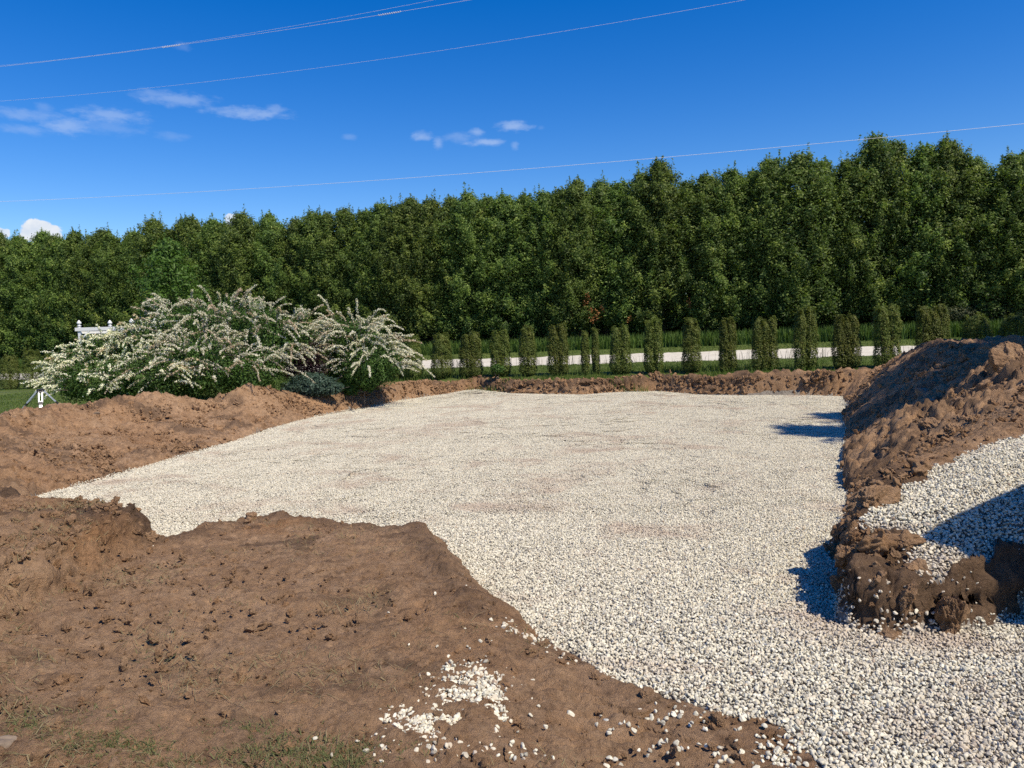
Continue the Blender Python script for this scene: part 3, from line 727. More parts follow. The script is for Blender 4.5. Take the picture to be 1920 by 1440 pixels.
L1 = lumps(1700, [tuple(p_ + np.array([0.05, .24])) for p_ in pit[8:21]], .15, .02, .115, 1)
L7 = lumps(700, [tuple(p_ + np.array([-.5, .3])) for p_ in pit[1:9]], .35, .012, .07, 7)
L2 = lumps(1300, [tuple(c_[:2]) for c_ in crest[2:]], .8, .010, .075, 2)
L3 = lumps(1300, [(4.2, 9.0), (5.2, 9.9), (6.4, 10.4), (7.6, 10.8), (9.5, 11)], .6, .010, .11, 3)
L4 = lumps(700, [(3.2, 7.4), (4.6, 9.4), (6.2, 12.5), (8.0, 15.5), (9.6, 19.5)], .35, .015, .08, 4)
L5 = lumps(260, [(-3.0, 4.3), (-3.05, 5.2), (-3.1, 6.2), (-4.6, 7.2), (-7.0, 9.6)], .22, .012, .06, 5)
L6 = lumps(200, [(1.98, 4.5), (2.1, 5.0), (2.4, 5.6), (2.8, 6.6)], .08, .015, .06, 6)
L8 = lumps(150, [(-3, 3), (-1.5, 3.6), (-2.2, 4.6), (-1, 5.0), (-1.8, 6.0), (-.4, 4.2)], .7, .008, .045, 8)
L9 = lumps(140, [tuple(p_) for p_ in pit[-27:-16]], .10, .008, .05, 9)
q_ = np.concatenate([l_[0] for l_ in (L1, L2, L3, L4, L5, L6, L7, L8, L9)]); sz = np.concatenate([l_[1] for l_ in (L1, L2, L3, L4, L5, L6, L7, L8, L9)]); k = terrain(q_[:, 0], q_[:, 1])[1] > 0.04; q_, sz = q_[k], sz[k]; n = len(q_)
tag(gn_scatter('soil_clods', np.stack([q_[:, 0], q_[:, 1], ground_z(q_[:, 0], q_[:, 1]) + sz * .2], 1), rand_rot(n, .8), sz[:, None] * rng.uniform(.7, 1.25, (n, 3)), rng.integers(0, 6, n), [rough_lump(i_) for i_ in range(6)], M_soil, smooth=False, ori=[0, .2, .5, .1, 0, .3]),
    'broken lumps of sod and soil along the lips of the banks', 'soil clods')


# ------------------------------------------------------------------ foliage
def cards(c, u, v, tint):
    """rhombic leaves: centre c, half axis u (length), half axis v (width)"""
    n = len(c); V = np.empty((n, 4, 3)); V[:, 0] = c - u; V[:, 1] = c + v - u * 0.1; V[:, 2] = c + u; V[:, 3] = c - v - u * 0.1
    return V.reshape(-1, 3), np.arange(4 * n).reshape(n, 4), np.repeat(tint, 4)


def unit(a): return a / np.maximum(np.linalg.norm(a, axis=-1, keepdims=True), 1e-9)


def leaves(c, dirs, ln, wd, tint, r, spread=0.6):
    n = len(c); u = unit(dirs + r.normal(0, spread, (n, 3))); a = unit(np.cross(u, r.normal(0, 1, (n, 3))))
    return cards(c, u * ln[:, None] / 2, a * wd[:, None] / 2, tint)


def leaves_out(c, nrm, ln, wd, tint, r, spread=0.5):
    """leaves whose faces look outward along nrm"""
    n = len(c); m_ = unit(unit(nrm) + r.normal(0, spread, (n, 3))); u = unit(np.cross(m_, r.normal(0, 1, (n, 3)))); a = np.cross(m_, u)
    return cards(c, u * ln[:, None] / 2, a * wd[:, None] / 2, tint)


def foliage(name, c, dirs, ln, wd, tint, r, mat, parent=None, spread=0.6, link=True, out=False):
    v, f, t_ = (leaves_out if out else leaves)(c, dirs, ln, wd, tint, r, spread); return mesh(name, v, f, mat, parent, False, {'tint': ('POINT', t_)}, link)


def big_tree(seed, Ht, Rm, mat, nb, per, lsz, z0=0.9, shape='col'):
    """tapered trunk with limbs, crown of sprays carried by the limbs"""
    r = np.random.default_rng(seed); mb = MB()
    lean = r.normal(0, 0.012, 2); top = np.array([lean[0] * Ht, lean[1] * Ht, Ht * 0.97])
    mb.tube([(0, 0, -0.3), (lean[0] * 2, lean[1] * 2, Ht * 0.2), (top[0] * .6, top[1] * .6, Ht * .6), tuple(top)], [0.15, 0.12, 0.07, 0.012], 7)
    C, D, Tn = [], [], []
    lob = r.random(8) * 6.28
    for i in range(nb):
        q = (i + r.random()) / nb; z = z0 + (Ht - z0) * q ** 0.9; a = r.random() * 6.283
        if shape == 'col': R = Rm * (np.interp(z / Ht, [0, 0.12, 0.35, 0.6, 0.8, 0.92, 1.0], [0.9, 1.0, 1.0, 0.93, 0.72, 0.40, 0.04]))
        else: R = Rm * np.interp(z / Ht, [0, 0.15, 0.35, 0.6, 0.85, 1.0], [0.45, 0.75, 1.0, 0.9, 0.55, 0.12])
        R *= 0.80 + 0.16 * math.sin(3 * a + lob[int(q * 7)]) + r.normal(0, 0.17)
        R = max(R, 0.12); up = r.uniform(0.1, 0.55) if shape == 'col' else r.uniform(0.0, 0.7)
        d_ = np.array([math.cos(a), math.sin(a), up]); d_ /= np.linalg.norm(d_)
        b0 = np.array([lean[0] * z, lean[1] * z, z - 0.25 * R * up]); b1 = b0 + d_ * R
        if i % 3 == 0 or z < 2.2: mb.tube([b0, b0 * .5 + b1 * .5 + np.array([0, 0, -.04]), b1], [0.028, 0.016, 0.005], 4, False)
        for kx in (0.5, 0.75, 1.0):
            pc = b0 + d_ * R * kx; m_ = int(per * (0.6 if kx < 0.6 else 1.0) * (0.5 + 0.5 * R / Rm))
            ax = unit(np.array([d_[0] * .8, d_[1] * .8, (.9 if shape == 'col' else .4) + r.normal(0, .25)])); tt_ = r.random(m_); Lp = r.uniform(.55, 1.05) * (.75 + .25 * R / Rm)
            wd_ = (0.07 + 0.17 * (1 - tt_)) * (1 if shape == 'col' else 1.5)
            q_ = pc + ax * ((tt_ - .45) * Lp)[:, None] + r.normal(0, 1, (m_, 3)) * wd_[:, None]
            C.append(q_); D.append(unit(q_ - pc - ax * ((tt_ - .45) * Lp)[:, None]) * .8 + np.array([d_[0], d_[1], .3]) * .6)
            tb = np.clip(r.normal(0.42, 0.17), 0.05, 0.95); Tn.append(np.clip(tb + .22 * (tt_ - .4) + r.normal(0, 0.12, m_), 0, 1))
    # ragged leader tufts
    for i in range(9):
        a = r.random() * 6.28; q0 = top + np.array([math.cos(a), math.sin(a), 0]) * r.uniform(0, 0.75) + np.array([0, 0, r.uniform(-0.9, 0.2)]); m_ = int(per * .7)
        tt_ = r.random(m_); C.append(q0 + np.stack([r.normal(0, .10, m_) * (1.15 - tt_), r.normal(0, .10, m_) * (1.15 - tt_), tt_ * r.uniform(.5, 1.2)], 1)); D.append(np.tile([0, 0, 1.0], (m_, 1)) + r.normal(0, .4, (m_, 3))); Tn.append(np.clip(r.normal(.6, .15, m_), 0, 1))
    C, D, Tn = np.concatenate(C), np.concatenate(D), np.concatenate(Tn); n = len(C)
    ln = lsz * r.uniform(0.6, 1.5, n); wd = ln * r.uniform(0.28, 0.5, n)
    tr = mb.build('trunk', M_bark, None, True, link=False)
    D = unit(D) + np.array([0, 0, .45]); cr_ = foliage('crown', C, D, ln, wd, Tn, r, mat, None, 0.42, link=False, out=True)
    return tr, cr_


def place_tree(pair, name, loc, rz, sc):
    root = empty(name, loc, rz); root.scale = sc
    for src in pair:
        c_ = src.copy(); S.collection.objects.link(c_); c_.parent = root
    return root


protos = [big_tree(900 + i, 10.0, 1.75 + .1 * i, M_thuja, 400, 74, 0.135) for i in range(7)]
skyl = [(-200, 452), (0, 438), (60, 441), (130, 437), (200, 430), (222, 425), (258, 436), (290, 408), (340, 418), (400, 388), (440, 412), (480, 398), (540, 403), (600, 390), (650, 380), (700, 382), (750, 387), (790, 367), (840, 381), (890, 358),
        (940, 353), (1000, 349), (1040, 357), (1080, 338), (1120, 348), (1180, 335), (1240, 293), (1290, 335), (1330, 314), (1380, 303), (1430, 309), (1490, 288), (1540, 293), (1590, 300), (1640, 257), (1700, 270), (1770, 252), (1830, 284),
        (1900, 282), (2000, 275), (2300, 230)]
SX, SY = np.array(skyl).T
ORD = ['first', 'second', 'third', 'fourth', 'fifth', 'sixth', 'seventh', 'eighth', 'ninth', 'tenth', 'eleventh', 'twelfth', 'thirteenth', 'fourteenth', 'fifteenth', 'sixteenth', 'seventeenth', 'eighteenth', 'nineteenth', 'twentieth']
ORD += ['twenty-' + o_ for o_ in ORD[:9]] + ['thirtieth'] + ['thirty-' + o_ for o_ in ORD[:9]] + ['fortieth'] + ['forty-' + o_ for o_ in ORD[:9]] + ['fiftieth'] + ['fifty-' + o_ for o_ in ORD[:9]]


def row_point(px, s):
    d_ = raydir(px, 640); r_ = d_[0] / d_[1]; Y = s / (1 + 0.34 * r_); return np.array([r_ * Y, Y])


# big trees, evenly spaced along the row
A0 = row_point(-40, 48.2); A1 = row_point(1990, 48.2); nT = 62
tree_px = []
for i in range(nT):
    q = A0 + (A1 - A0) * (i + random.uniform(-.18, .18)) / (nT - 1); q = q + np.array([0.34, 1]) * random.uniform(-.5, .5)
    px = 960 + F * (q[0] / q[1]) * 1.0; py = np.interp(px, SX, SY) + random.uniform(-7, 14)
    zt = at(px, py, q[1])[2]; zb = float(lawnz(q[0], q[1])) + Z; sc = (zt - zb) / 10.35
    tree_px.append((px, q, zb, sc))
lab_extra = []
for i, (px, q, zb, sc) in enumerate(tree_px):
    k_ = i % 7
    o = place_tree(protos[(i * 3 + i // 7) % 7], 'conifer_tree', (q[0], q[1], zb), random.random() * 6.28, (random.uniform(.95, 1.12), random.uniform(.95, 1.12), sc))
    if i < nT // 2: lb = f"{ORD[i]} tall green conifer from the left end of the windbreak row"
    else: lb = f"{ORD[nT - 1 - i]} tall green conifer from the right end of the windbreak row"
    tag(o, lb, 'tree', 'tall conifers of the windbreak beyond the road')

# dead orange sprays low in one tree
def clump(name, centre, rad, n, ln, mat, seed, label=None, cat=None, parent=None, flat=1.0, spread=1.0):
    r = np.random.default_rng(seed); c_ = r.normal(0, 0.5, (n, 3)) * np.array(rad) + np.array(centre)
    return foliage(name, c_, np.tile([0, 0, -.4], (n, 1)), ln * r.uniform(.6, 1.4, n), ln * r.uniform(.25, .5, n), r.random(n), r, mat, parent, spread)


tw = MB(); rr_ = np.random.default_rng(5)
dsp = [(1103, 557), (1098, 570), (1107, 583), (1128, 577), (1120, 585), (1118, 592), (1111, 599), (1072, 590), (1180, 599), (1292, 570)]
roott = None
for j, o in enumerate([o for o in S.objects if o.name.startswith('conifer_tree')]):
    pj = 960 + F * o.location.x / o.location.y
    near = [(a_, b_) for a_, b_ in dsp if abs(a_ - pj) < 24]
    if near and roott is None or (near and len(near) > 3 and roott is None):
        pass
for (a_, b_) in dsp:
    o = min([o for o in S.objects if o.name.startswith('conifer_tree')], key=lambda o_: abs(960 + F * o_.location.x / o_.location.y - a_))
    wpt = at(a_, b_, o.location.y - 2.0); bpy.context.view_layer.update(); lp = o.matrix_world.inverted() @ Vector(wpt)
    clump('dead_spray', (lp.x, lp.y, lp.z), (.14, .14, .26), 26, 0.13, M_dead, int(a_), parent=o)

# bright broad-leaved sapling in front of the row
mp_ = big_tree(77, 6.9, 1.85, M_maple, 190, 26, 0.19, 0.8, 'round'); q = at(322, 640, 43.0)
o = place_tree(mp_, 'maple_tree', (q[0], q[1], float(lawnz(q[0], q[1])) + Z), 0.4, (1, 1, 1.02)); tag(o, 'bright green young broad-leaved tree behind the white flowering shrub', 'tree')
# trees outside the picture whose shade falls on the bank
shp = big_tree(78, 14.0, 2.1, M_thuja, 420, 44, 0.22, 0.5, 'col')
for i, (u_, v_, sc, lb) in enumerate([(15.2, -3.8, .86, 'nearest tall conifer shading the foot of the spoil bank'), (17.6, -4.0, .89, 'second tall conifer shading the spoil bank'), (20.2, -3.7, .91, 'third tall conifer shading the ridge of the spoil bank'),
                                      (22.6, -4.2, 0.82, 'fourth tall conifer shading the top of the spoil bank'), (25.4, -3.9, .84, 'farthest tall conifer shading the last clipped thujas')]):
    x_, y_ = u_ * .68 - v_ * .73, u_ * .73 + v_ * .68
    o = place_tree(shp, 'conifer_tree', (x_, y_, float(ground_z(x_, y_)[0]) - 0.05), i * 1.3, (sc, sc, sc)); tag(o, lb, 'tree', 'shade trees beside the spoil bank')


# unseen bucket shape, added outside the picture to cast a shadow on the gravel heap
bk = empty('shadow_caster_bucket', (4.14, 4.06, float(ground_z(4.14, 4.06)[0]) - .02), .60); bk.scale = (1.25, 1.1, 1.36); tag(bk, 'unseen steel bucket added to cast a shadow on the gravel heap', 'bucket')
M_steel = plain('worn_steel', (0.22, 0.17, 0.10), 0.6, 0.5, 0.3, 8)
prof = [(.42, .02), (.30, .0), (-.05, .0), (-.28, .10), (-.42, .35), (-.46, .70), (-.40, 1.05), (-.22, 1.38), (.05, 1.55), (.16, 1.50)]
mb = MB(); n_ = len(prof)
for k_ in range(n_ - 1):
    a_, b_ = prof[k_], prof[k_ + 1]; mb.bar((0, a_[0], a_[1]), (0, b_[0], b_[1]), 1.25, .03, (0, .3, 1) if abs(b_[1] - a_[1]) < .1 else (0, 1, 0))
mb.build('shell', M_steel, bk)
for sx_ in (-.64, .64):
    mb = MB(); vs = [(sx_ - .012, p_[0], p_[1]) for p_ in prof] + [(sx_ + .012, p_[0], p_[1]) for p_ in prof]
    mb.add(vs, [tuple(range(n_))[::-1], tuple(range(n_, 2 * n_))] + [(k_, (k_ + 1) % n_, n_ + (k_ + 1) % n_, n_ + k_) for k_ in range(n_)]); mb.build('side_plate', M_steel, bk)
for k_ in range(5):
    mb = MB(); mb.bar((-.5 + .25 * k_, .40, .03), (-.5 + .25 * k_, .58, .02), .07, .04); mb.build('tooth', M_steel, bk)


# ------------------------------------------------------------------ clipped thujas
def clipped(seed, hgt, wid, stems):
    """stems: list of (offset, relative height, relative width) columns grown side by side"""
    r = np.random.default_rng(seed); C, D, Tn = [], [], []; mb = MB()
    for (ox, rh, rw) in stems:
        hh_ = hgt * rh; ww = wid * 1.14 * rw / 2; n = int(13000 * rh * rw ** .7)
        z = hh_ * r.random(n) ** 0.9; a = r.random(n) * 6.283; ph = r.random(4) * 6.28
        R = ww * np.interp(z / hh_, [0, 0.06, 0.15, 0.5, 0.86, 0.95, 1], [0.50, 0.85, 1.0, 0.92, 0.76, 0.56, 0.16])
        R = R * (1 + 0.16 * vn(a * 1.1 + ph[0] * 9, z * 3.2, seed) + 0.14 * vn(a * 2.4 + ph[1] * 9, z * 8, seed + 5) + 0.08 * vn(a * 5, z * 19, seed + 7)) * r.uniform(0.50, 1.05, n) ** .5
        C.append(np.stack([ox * wid + R * np.cos(a), R * np.sin(a), z + 0.03], 1)); D.append(np.stack([np.cos(a) * .7, np.sin(a) * .7, np.full(n, 0.8)], 1))
        Tn.append(np.clip(0.38 + 0.12 * np.sin(z * 7 + a * 2) + r.normal(0, .17, n), 0, 1))
        for j in range(int(16 * rw)):
            m_ = 80; q0 = np.array([ox * wid + r.uniform(-.6, .6) * ww, r.uniform(-.6, .6) * ww, hh_ * .93]); tt_ = r.random(m_); hl = r.uniform(.06, .24)
            C.append(q0 + np.stack([r.normal(0, .025, m_), r.normal(0, .025, m_), tt_ * hl], 1)); D.append(np.tile([0, 0, 1.], (m_, 1))); Tn.append(np.clip(r.normal(.5, .15, m_), 0, 1))
        mb.tube([(ox * wid * .6, 0, -.1), (ox * wid, 0, hh_ * .5), (ox * wid, 0, hh_ * .9)], [0.05, 0.04, 0.01], 6)
    C, D, Tn = np.concatenate(C), np.concatenate(D), np.concatenate(Tn); n = len(C)
    return mb, (C, D, r.uniform(.030, .070, n), r.uniform(.013, .027, n), Tn, r)


one = [(0, 1, 1.0)]; two = [(-.19, .97, .62), (.2, 1, .60)]; twosep = [(-.27, .94, .42), (.3, 1, .40)]; three = [(-.27, .98, .48), (.0, .93, .5), (.27, 1, .48)]
thj = [(-60, 672, 732, 32, one), (14, 668, 729, 33, one), (56, 657, 723, 32, one), (93, 663, 720, 30, two), (735, 640, 712, 34, one), (773, 630, 711, 34, one), (827, 628, 702, 38, one), (881, 625, 706, 42, two), (937, 620, 702, 36, two), (989, 614, 706, 31, one),
       (1046, 610, 703, 38, two), (1106, 618, 704, 34, twosep), (1163, 612, 702, 38, two), (1225, 600, 699, 34, two), (1296, 600, 698, 32, one), (1364, 598, 696, 32, two), (1434, 597, 693, 46, three), (1510, 577, 692, 42, two),
       (1587, 592, 694, 48, three), (1663, 572, 692, 50, two), (1748, 572, 690, 60, three), (1832, 592, 690, 48, one), (1906, 592, 690, 54, one), (1985, 580, 690, 54, one)]
tl = {56: 'clipped thuja beyond the left soil ridge, taller of the two left of the flowering shrub', 14: 'clipped thuja at the left edge of the photo behind the tripod', 93: 'clipped thuja half hidden behind the left flowering shrub above the tripod',
      735: 'clipped thuja hidden behind the right flowering shrub', 773: 'clipped thuja touching the right flowering shrub', 827: 'round topped clipped thuja, second to the right of the flowering shrubs', 881: 'wide clipped thuja, third to the right of the flowering shrubs',
      937: 'forked clipped thuja with a small weed at its foot', 989: 'slim single clipped thuja, right of the forked one with a weed', 1046: 'clipped thuja with pointed green tip, left of the split one with a gap', 1106: 'narrow split clipped thuja with a gap between its two stems',
      1163: 'clipped thuja with a dark vertical seam, right of the split one with a gap', 1225: 'tall two-topped clipped thuja in the middle of the row', 1296: 'slim straight clipped thuja behind the far right part of the gravel', 1364: 'narrow clipped thuja left of the broad three-stemmed one',
      1434: 'broad flat-topped clipped thuja of three stems before the road', 1510: 'tall clipped thuja with a ragged tip, left of the last pair before the spoil bank', 1587: 'wide clipped thuja of three stems beside the foot of the spoil bank',
      1663: 'tall clipped thuja shaded on its right side where the spoil bank begins', 1748: 'widest clipped thuja rising behind the peak of the spoil bank', 1832: 'dark shaded clipped thuja behind the dip in the spoil bank', 1906: 'dark shaded clipped thuja at the right edge of the photo'}
for i, (px, pt, pb, wpx, st) in enumerate(thj):
    q = row_point(px, 27.2); zb = float(ground_z(q[0], q[1])[0]); zt = at(px, pt, q[1])[2]; wid = wpx * q[1] / F
    root = empty('clipped_thuja', (q[0], q[1], zb - .02)); mb, fol = clipped(40 + i, zt - zb, wid, st)
    mb.build('trunk', M_bark, root, True); foliage('crown', *fol, M_clip, root, 0.40, out=True)
    tag(root, tl.get(px, 'clipped thuja beyond the edge of the view ' + ('left of the row' if px < 0 else 'right of the row')), 'thuja', 'clipped thujas in a row along the lawn')


# ------------------------------------------------------------------ shrubs
def mound(root, seed, lobes, n, ln, mat, nm='foliage', spread=0.9):
    r = np.random.default_rng(seed); C, D, Tn = [], [], []; tot = sum(l[3] * l[5] for l in lobes)
    for (x_, y_, z_, rx, ry, rz_) in lobes:
        m_ = int(n * rx * rz_ / tot); v = unit(r.normal(0, 1, (m_, 3))); q_ = r.uniform(.55, 1.05, m_)[:, None]
        bumpy = 1 + 0.14 * np.sin(v[:, 0] * 7 + seed) * np.cos(v[:, 2] * 9) + .1 * np.sin(v[:, 1] * 13 + v[:, 0] * 11)
        c_ = v * q_ * bumpy[:, None] * np.array([rx, ry, rz_]) + np.array([x_, y_, z_]); k_ = c_[:, 2] > 0.02
        C.append(c_[k_]); D.append(v[k_]); Tn.append(np.clip(0.45 + 0.2 * np.sin(v[k_, 0] * 9) * np.sin(v[k_, 2] * 11) + r.normal(0, .2, k_.sum()), 0, 1))
    C, D, Tn = np.concatenate(C), np.concatenate(D), np.concatenate(Tn); k_ = len(C)
    return foliage(nm, C, D + np.array([0, 0, .35]), ln * r.uniform(.7, 1.4, k_), ln * r.uniform(.3, .6, k_), Tn, r, mat, root, .55, out=True)


def arching(root, seed, starts, length, nfl, fsz=0.032):
    """long arching shoots crusted with cream blossom along their outer part"""
    r = np.random.default_rng(seed); st = MB(); C, Tn = [], []; C2, D2 = [], []
    for (p0, dr) in starts:
        Lg = length * r.uniform(.45, 1.25) * (1 if r.random() < .9 else 1.5); dr = np.array(dr, float); dr /= np.linalg.norm(dr); droop = r.uniform(.5, 1.5); pts = []
        for j in range(9):
            u_ = j / 8; pts.append(np.array(p0) + dr * Lg * u_ + np.array([0, 0, -1]) * droop * Lg * .55 * u_ * u_ + np.array([r.normal(0, .008), r.normal(0, .008), 0]))
        st.tube(pts, [0.007 * (1 - .8 * j / 8) + .0015 for j in range(9)], 4, False)
        pa = np.array(pts); m_ = int(nfl * Lg * r.uniform(.5, 1.2)); u_ = r.beta(1.6, 1.1, m_) * .86 + .14
        q_ = np.stack([np.interp(u_ * 8, range(9), pa[:, a]) for a in range(3)], 1); wdt = 0.021 * (1.2 - .7 * u_)
        C.append(q_ + r.normal(0, 1, (m_, 3)) * wdt[:, None] + np.array([0, 0, .012])); tb = r.choice([.25, .5, .68, .85, .95], p=[.15, .3, .35, .1, .1]); Tn.append(np.clip(tb + r.normal(0, .08, m_), 0, 1))
        m2_ = 24; u_ = r.random(m2_); q_ = np.stack([np.interp(u_ * 8, range(9), pa[:, a]) for a in range(3)], 1); C2.append(q_ + r.normal(0, .03, (m2_, 3))); D2.append(np.tile(dr, (m2_, 1)))
    st.build('stems', M_deadtwig, root); C, Tn = np.concatenate(C), np.concatenate(Tn); n = len(C)
    o = foliage('flowers', C, r.normal(0, 1, (n, 3)), fsz * r.uniform(.7, 1.4, n), fsz * r.uniform(.6, 1.1, n), Tn, r, M_flower, root, 1.0); o['kind'] = 'stuff'
    C2, D2 = np.concatenate(C2), np.concatenate(D2); n = len(C2)
    foliage('shoot_leaves', C2, D2, r.uniform(.03, .06, n), r.uniform(.015, .03, n), r.random(n), r, M_spirea, root, .9)


def flower_shrub(seed, lobes_px, Y, label, nleaf, nstem, length=0.95, drift=.2):
    """lobes_px: ellipses in the photograph (centre x, y, half width, half height) at depth Y + dy, grown from the ground"""
    cxm = sum(l[0] for l in lobes_px) / len(lobes_px); b = at(cxm, 700, Y); zb = float(ground_z(b[0], b[1])[0]); root = empty('flowering_shrub', (b[0], b[1], zb)); lobes = []
    for (px, py, hw, hh_, dy) in lobes_px:
        q_ = at(px, py, Y + dy); lobes.append((q_[0] - b[0], dy, q_[2] - zb, hw * Y / F, max(hw * Y / F * .75, .5), hh_ * Y / F))
    mound(root, seed, lobes, nleaf, 0.075, M_spirea); r = np.random.default_rng(seed + 1); starts = []
    tot = sum(l[3] * l[5] for l in lobes)
    cx0 = sum(l[0] * l[3] for l in lobes) / sum(l[3] for l in lobes)
    for (x_, y_, z_, rx, ry, rz_) in lobes:
        for j in range(int(nstem * rx * rz_ / tot)):
            a = r.uniform(0, 6.283); e_ = math.asin(r.uniform(-.45, 1.0)); v = np.array([math.cos(a) * math.cos(e_), math.sin(a) * math.cos(e_) - .25, math.sin(e_)])
            p0 = np.array([x_, y_, z_]) + v * np.array([rx, ry, rz_]) * .88
            if p0[2] < .42 + .25 * (seed != 201): continue
            starts.append((p0, (v[0] * 1.0 + drift * np.sign(p0[0] - cx0) * min(1, abs(p0[0] - cx0)), v[1] * .8, 0.55 + .8 * max(v[2], 0) ** 2 + r.normal(0, .18))))
    arching(root, seed + 2, starts, length, 160)
    return tag(root, label, 'shrub')


flower_shrub(201, [(158, 690, 38, 42, 0), (215, 674, 60, 46, .3), (200, 715, 90, 40, -.6), (275, 665, 62, 62, .4), (280, 710, 70, 48, -.8), (146, 724, 30, 22, 0)], 21.3, 'low spreading half of the white flowering shrub mass, above the tripod', 46000, 360, 0.75, .0)
flower_shrub(211, [(345, 640, 66, 68, .4), (420, 625, 76, 62, .6), (390, 690, 80, 62, -.7), (480, 640, 60, 66, .3), (520, 650, 52, 52, .3), (470, 700, 60, 44, -.6), (335, 700, 60, 50, -.8), (560, 640, 36, 44, .6)], 21.8, 'tallest white flowering shrub with dense arching shoots, left of the purple bush', 60000, 470, 1.05)
flower_shrub(221, [(675, 655, 52, 56, 0), (690, 690, 56, 40, -.4), (640, 640, 34, 44, .2), (720, 680, 36, 36, 0), (628, 692, 26, 30, .5)], 23.0, 'smaller white flowering shrub at the right end, arching over the far wall corner', 26000, 210, 1.15)


def bush(name, seed, lobes_px, Y, n, ln, mat, label, cat, twigs=10):
    cxm = sum(l[0] for l in lobes_px) / len(lobes_px); b = at(cxm, 700, Y); zb = float(ground_z(b[0], b[1])[0]); root = empty(name, (b[0], b[1], zb)); lobes = []
    for (px, py, hw, hh_, dy) in lobes_px:
        q_ = at(px, py, Y + dy); lobes.append((q_[0] - b[0], dy, q_[2] - zb, hw * Y / F, hw * Y / F * .7, hh_ * Y / F))
    mound(root, seed, lobes, n, ln, mat); mb = MB(); r = np.random.default_rng(seed)
    for j in range(twigs):
        l = lobes[j % len(lobes)]; e_ = r.normal(0, .5, 3); q_ = np.array([l[0] + e_[0] * l[3], l[1] + e_[1] * l[4], max(l[2] + abs(e_[2]) * l[5], .15)]); mb.tube([(l[0] * .5, 0, -.05), q_ * .6, q_], [.02, .012, .004], 5)
    mb.build('stems', M_deadtwig, root); return tag(root, label, cat)


bush('barberry_bush', 231, [(575, 668, 36, 34, 0), (545, 690, 30, 26, -.1), (590, 690, 22, 26, 0)], 22.2, 9000, .05, M_barb, 'dark purple leaved bush between the white flowering shrubs', 'bush')
bush('juniper_bush', 232, [(585, 722, 44, 22, 0), (560, 728, 34, 14, 0), (612, 728, 30, 16, 0)], 21.6, 12000, .07, M_junip, 'low blue-green juniper behind the soil ridge', 'bush', 6)
bush('leafy_shrub', 233, [(1800, 588, 34, 14, 0), (1850, 582, 34, 18, .5), (1765, 596, 22, 10, 0), (1895, 586, 26, 18, 0)], 38.5, 5000, .10, M_weed, 'grey-green wild shrub behind the dip of the spoil bank, under the trees', 'shrub')
bush('leafy_weed', 234, [(933, 692, 13, 9, 0)], 26.75, 700, .08, M_spirea, 'small leafy weed at the foot of the forked thuja', 'weed', 3)
bush('leafy_weed', 235, [(655, 722, 18, 22, 0), (690, 718, 22, 16, 0)], 22.6, 3000, .08, M_spirea, 'green weeds growing under the right flowering shrub', 'weeds', 3)


# ------------------------------------------------------------------ grass
def blades(name, x, y, hgt, wid, mat, seed, lean=0.35, label=None, cat=None, tintmu=.4, zoff=0):
    r = np.random.default_rng(seed); n = len(x); z = ground_z(x, y) + zoff; a = r.random(n) * 6.283; w_ = wid * r.uniform(.6, 1.3, n); hg = hgt * r.uniform(.5, 1.4, n)
    l1 = r.normal(0, lean, (n, 2)); p0 = np.stack([x, y, z - .01], 1); sd_ = np.stack([np.cos(a), np.sin(a), 0 * a], 1) * w_[:, None] / 2
    mid = p0 + np.stack([l1[:, 0] * hg * .35, l1[:, 1] * hg * .35, hg * .6], 1); tip = p0 + np.stack([l1[:, 0] * hg, l1[:, 1] * hg, hg * np.clip(1 - .4 * np.hypot(l1[:, 0], l1[:, 1]), .15, 1)], 1)
    V = np.stack([p0 - sd_, p0 + sd_, mid + sd_ * .8, mid - sd_ * .8, tip, tip + sd_ * .05], 1).reshape(-1, 3); b_ = np.arange(n)[:, None] * 6
    f = np.concatenate([b_ + np.array([0, 1, 2, 3]), b_ + np.array([3, 2, 5, 4])]); tn = np.repeat(np.clip(r.normal(tintmu, .2, n), 0, 1), 6)
    o = mesh(name, V, f, mat, None, False, {'tint': ('POINT', tn)}); return tag(o, label, cat, kind='stuff')


def rows(n, s0, s1, pa, pb, seed, gam=1.0):
    r = np.random.default_rng(seed); s = s0 + (s1 - s0) * r.random(n) ** gam; px = pa + (pb - pa) * r.random(n); rt = np.array([raydir(q_, 660)[0] / raydir(q_, 660)[1] for q_ in px]); Y = s / (1 + .34 * rt); return rt * Y, Y


x, y = rows(70000, 26.1, 35.1, -60, 1990, 1, 1.3); k = (terrain(x, y)[1] > .35); x, y = x[k], y[k]
x3 = rng.uniform(-20, -6, 60000); y3 = rng.uniform(14, 36, 60000); k3 = (np.abs(x3) < .72 * y3) & (x3 < np.interp(y3, crest[:, 1], crest[:, 0]) - 1.2); x = np.concatenate([x, x3[k3]]); y = np.concatenate([y, y3[k3]])
blades('lawn_grass', x, y, .065, .018, M_grass, 2, .5, 'mown green grass between the soil banks and the gravel road', 'grass', .5)
x, y = rows(9000, 26.1, 28.6, 720, 1700, 3); k = fbm(x, y, 1.3, 3, 301) > -.1; x, y = x[k], y[k]
blades('tall_grass', x, y, .22, .013, M_grass, 4, .35, 'longer unmown grass tufts around the feet of the clipped thujas', 'grass', .45)
x, y = rows(32000, 44.3, 46.6, -60, 1990, 5)
blades('tall_grass', x, y, .70, .045, M_grass, 6, .2, 'belt of tall dark grass under the windbreak trees', 'grass', .3)
x, y = rows(30000, 49.0, 53.0, -60, 1990, 25)  # dark leafy mass added behind the trunks so the gaps below the crowns stay dark
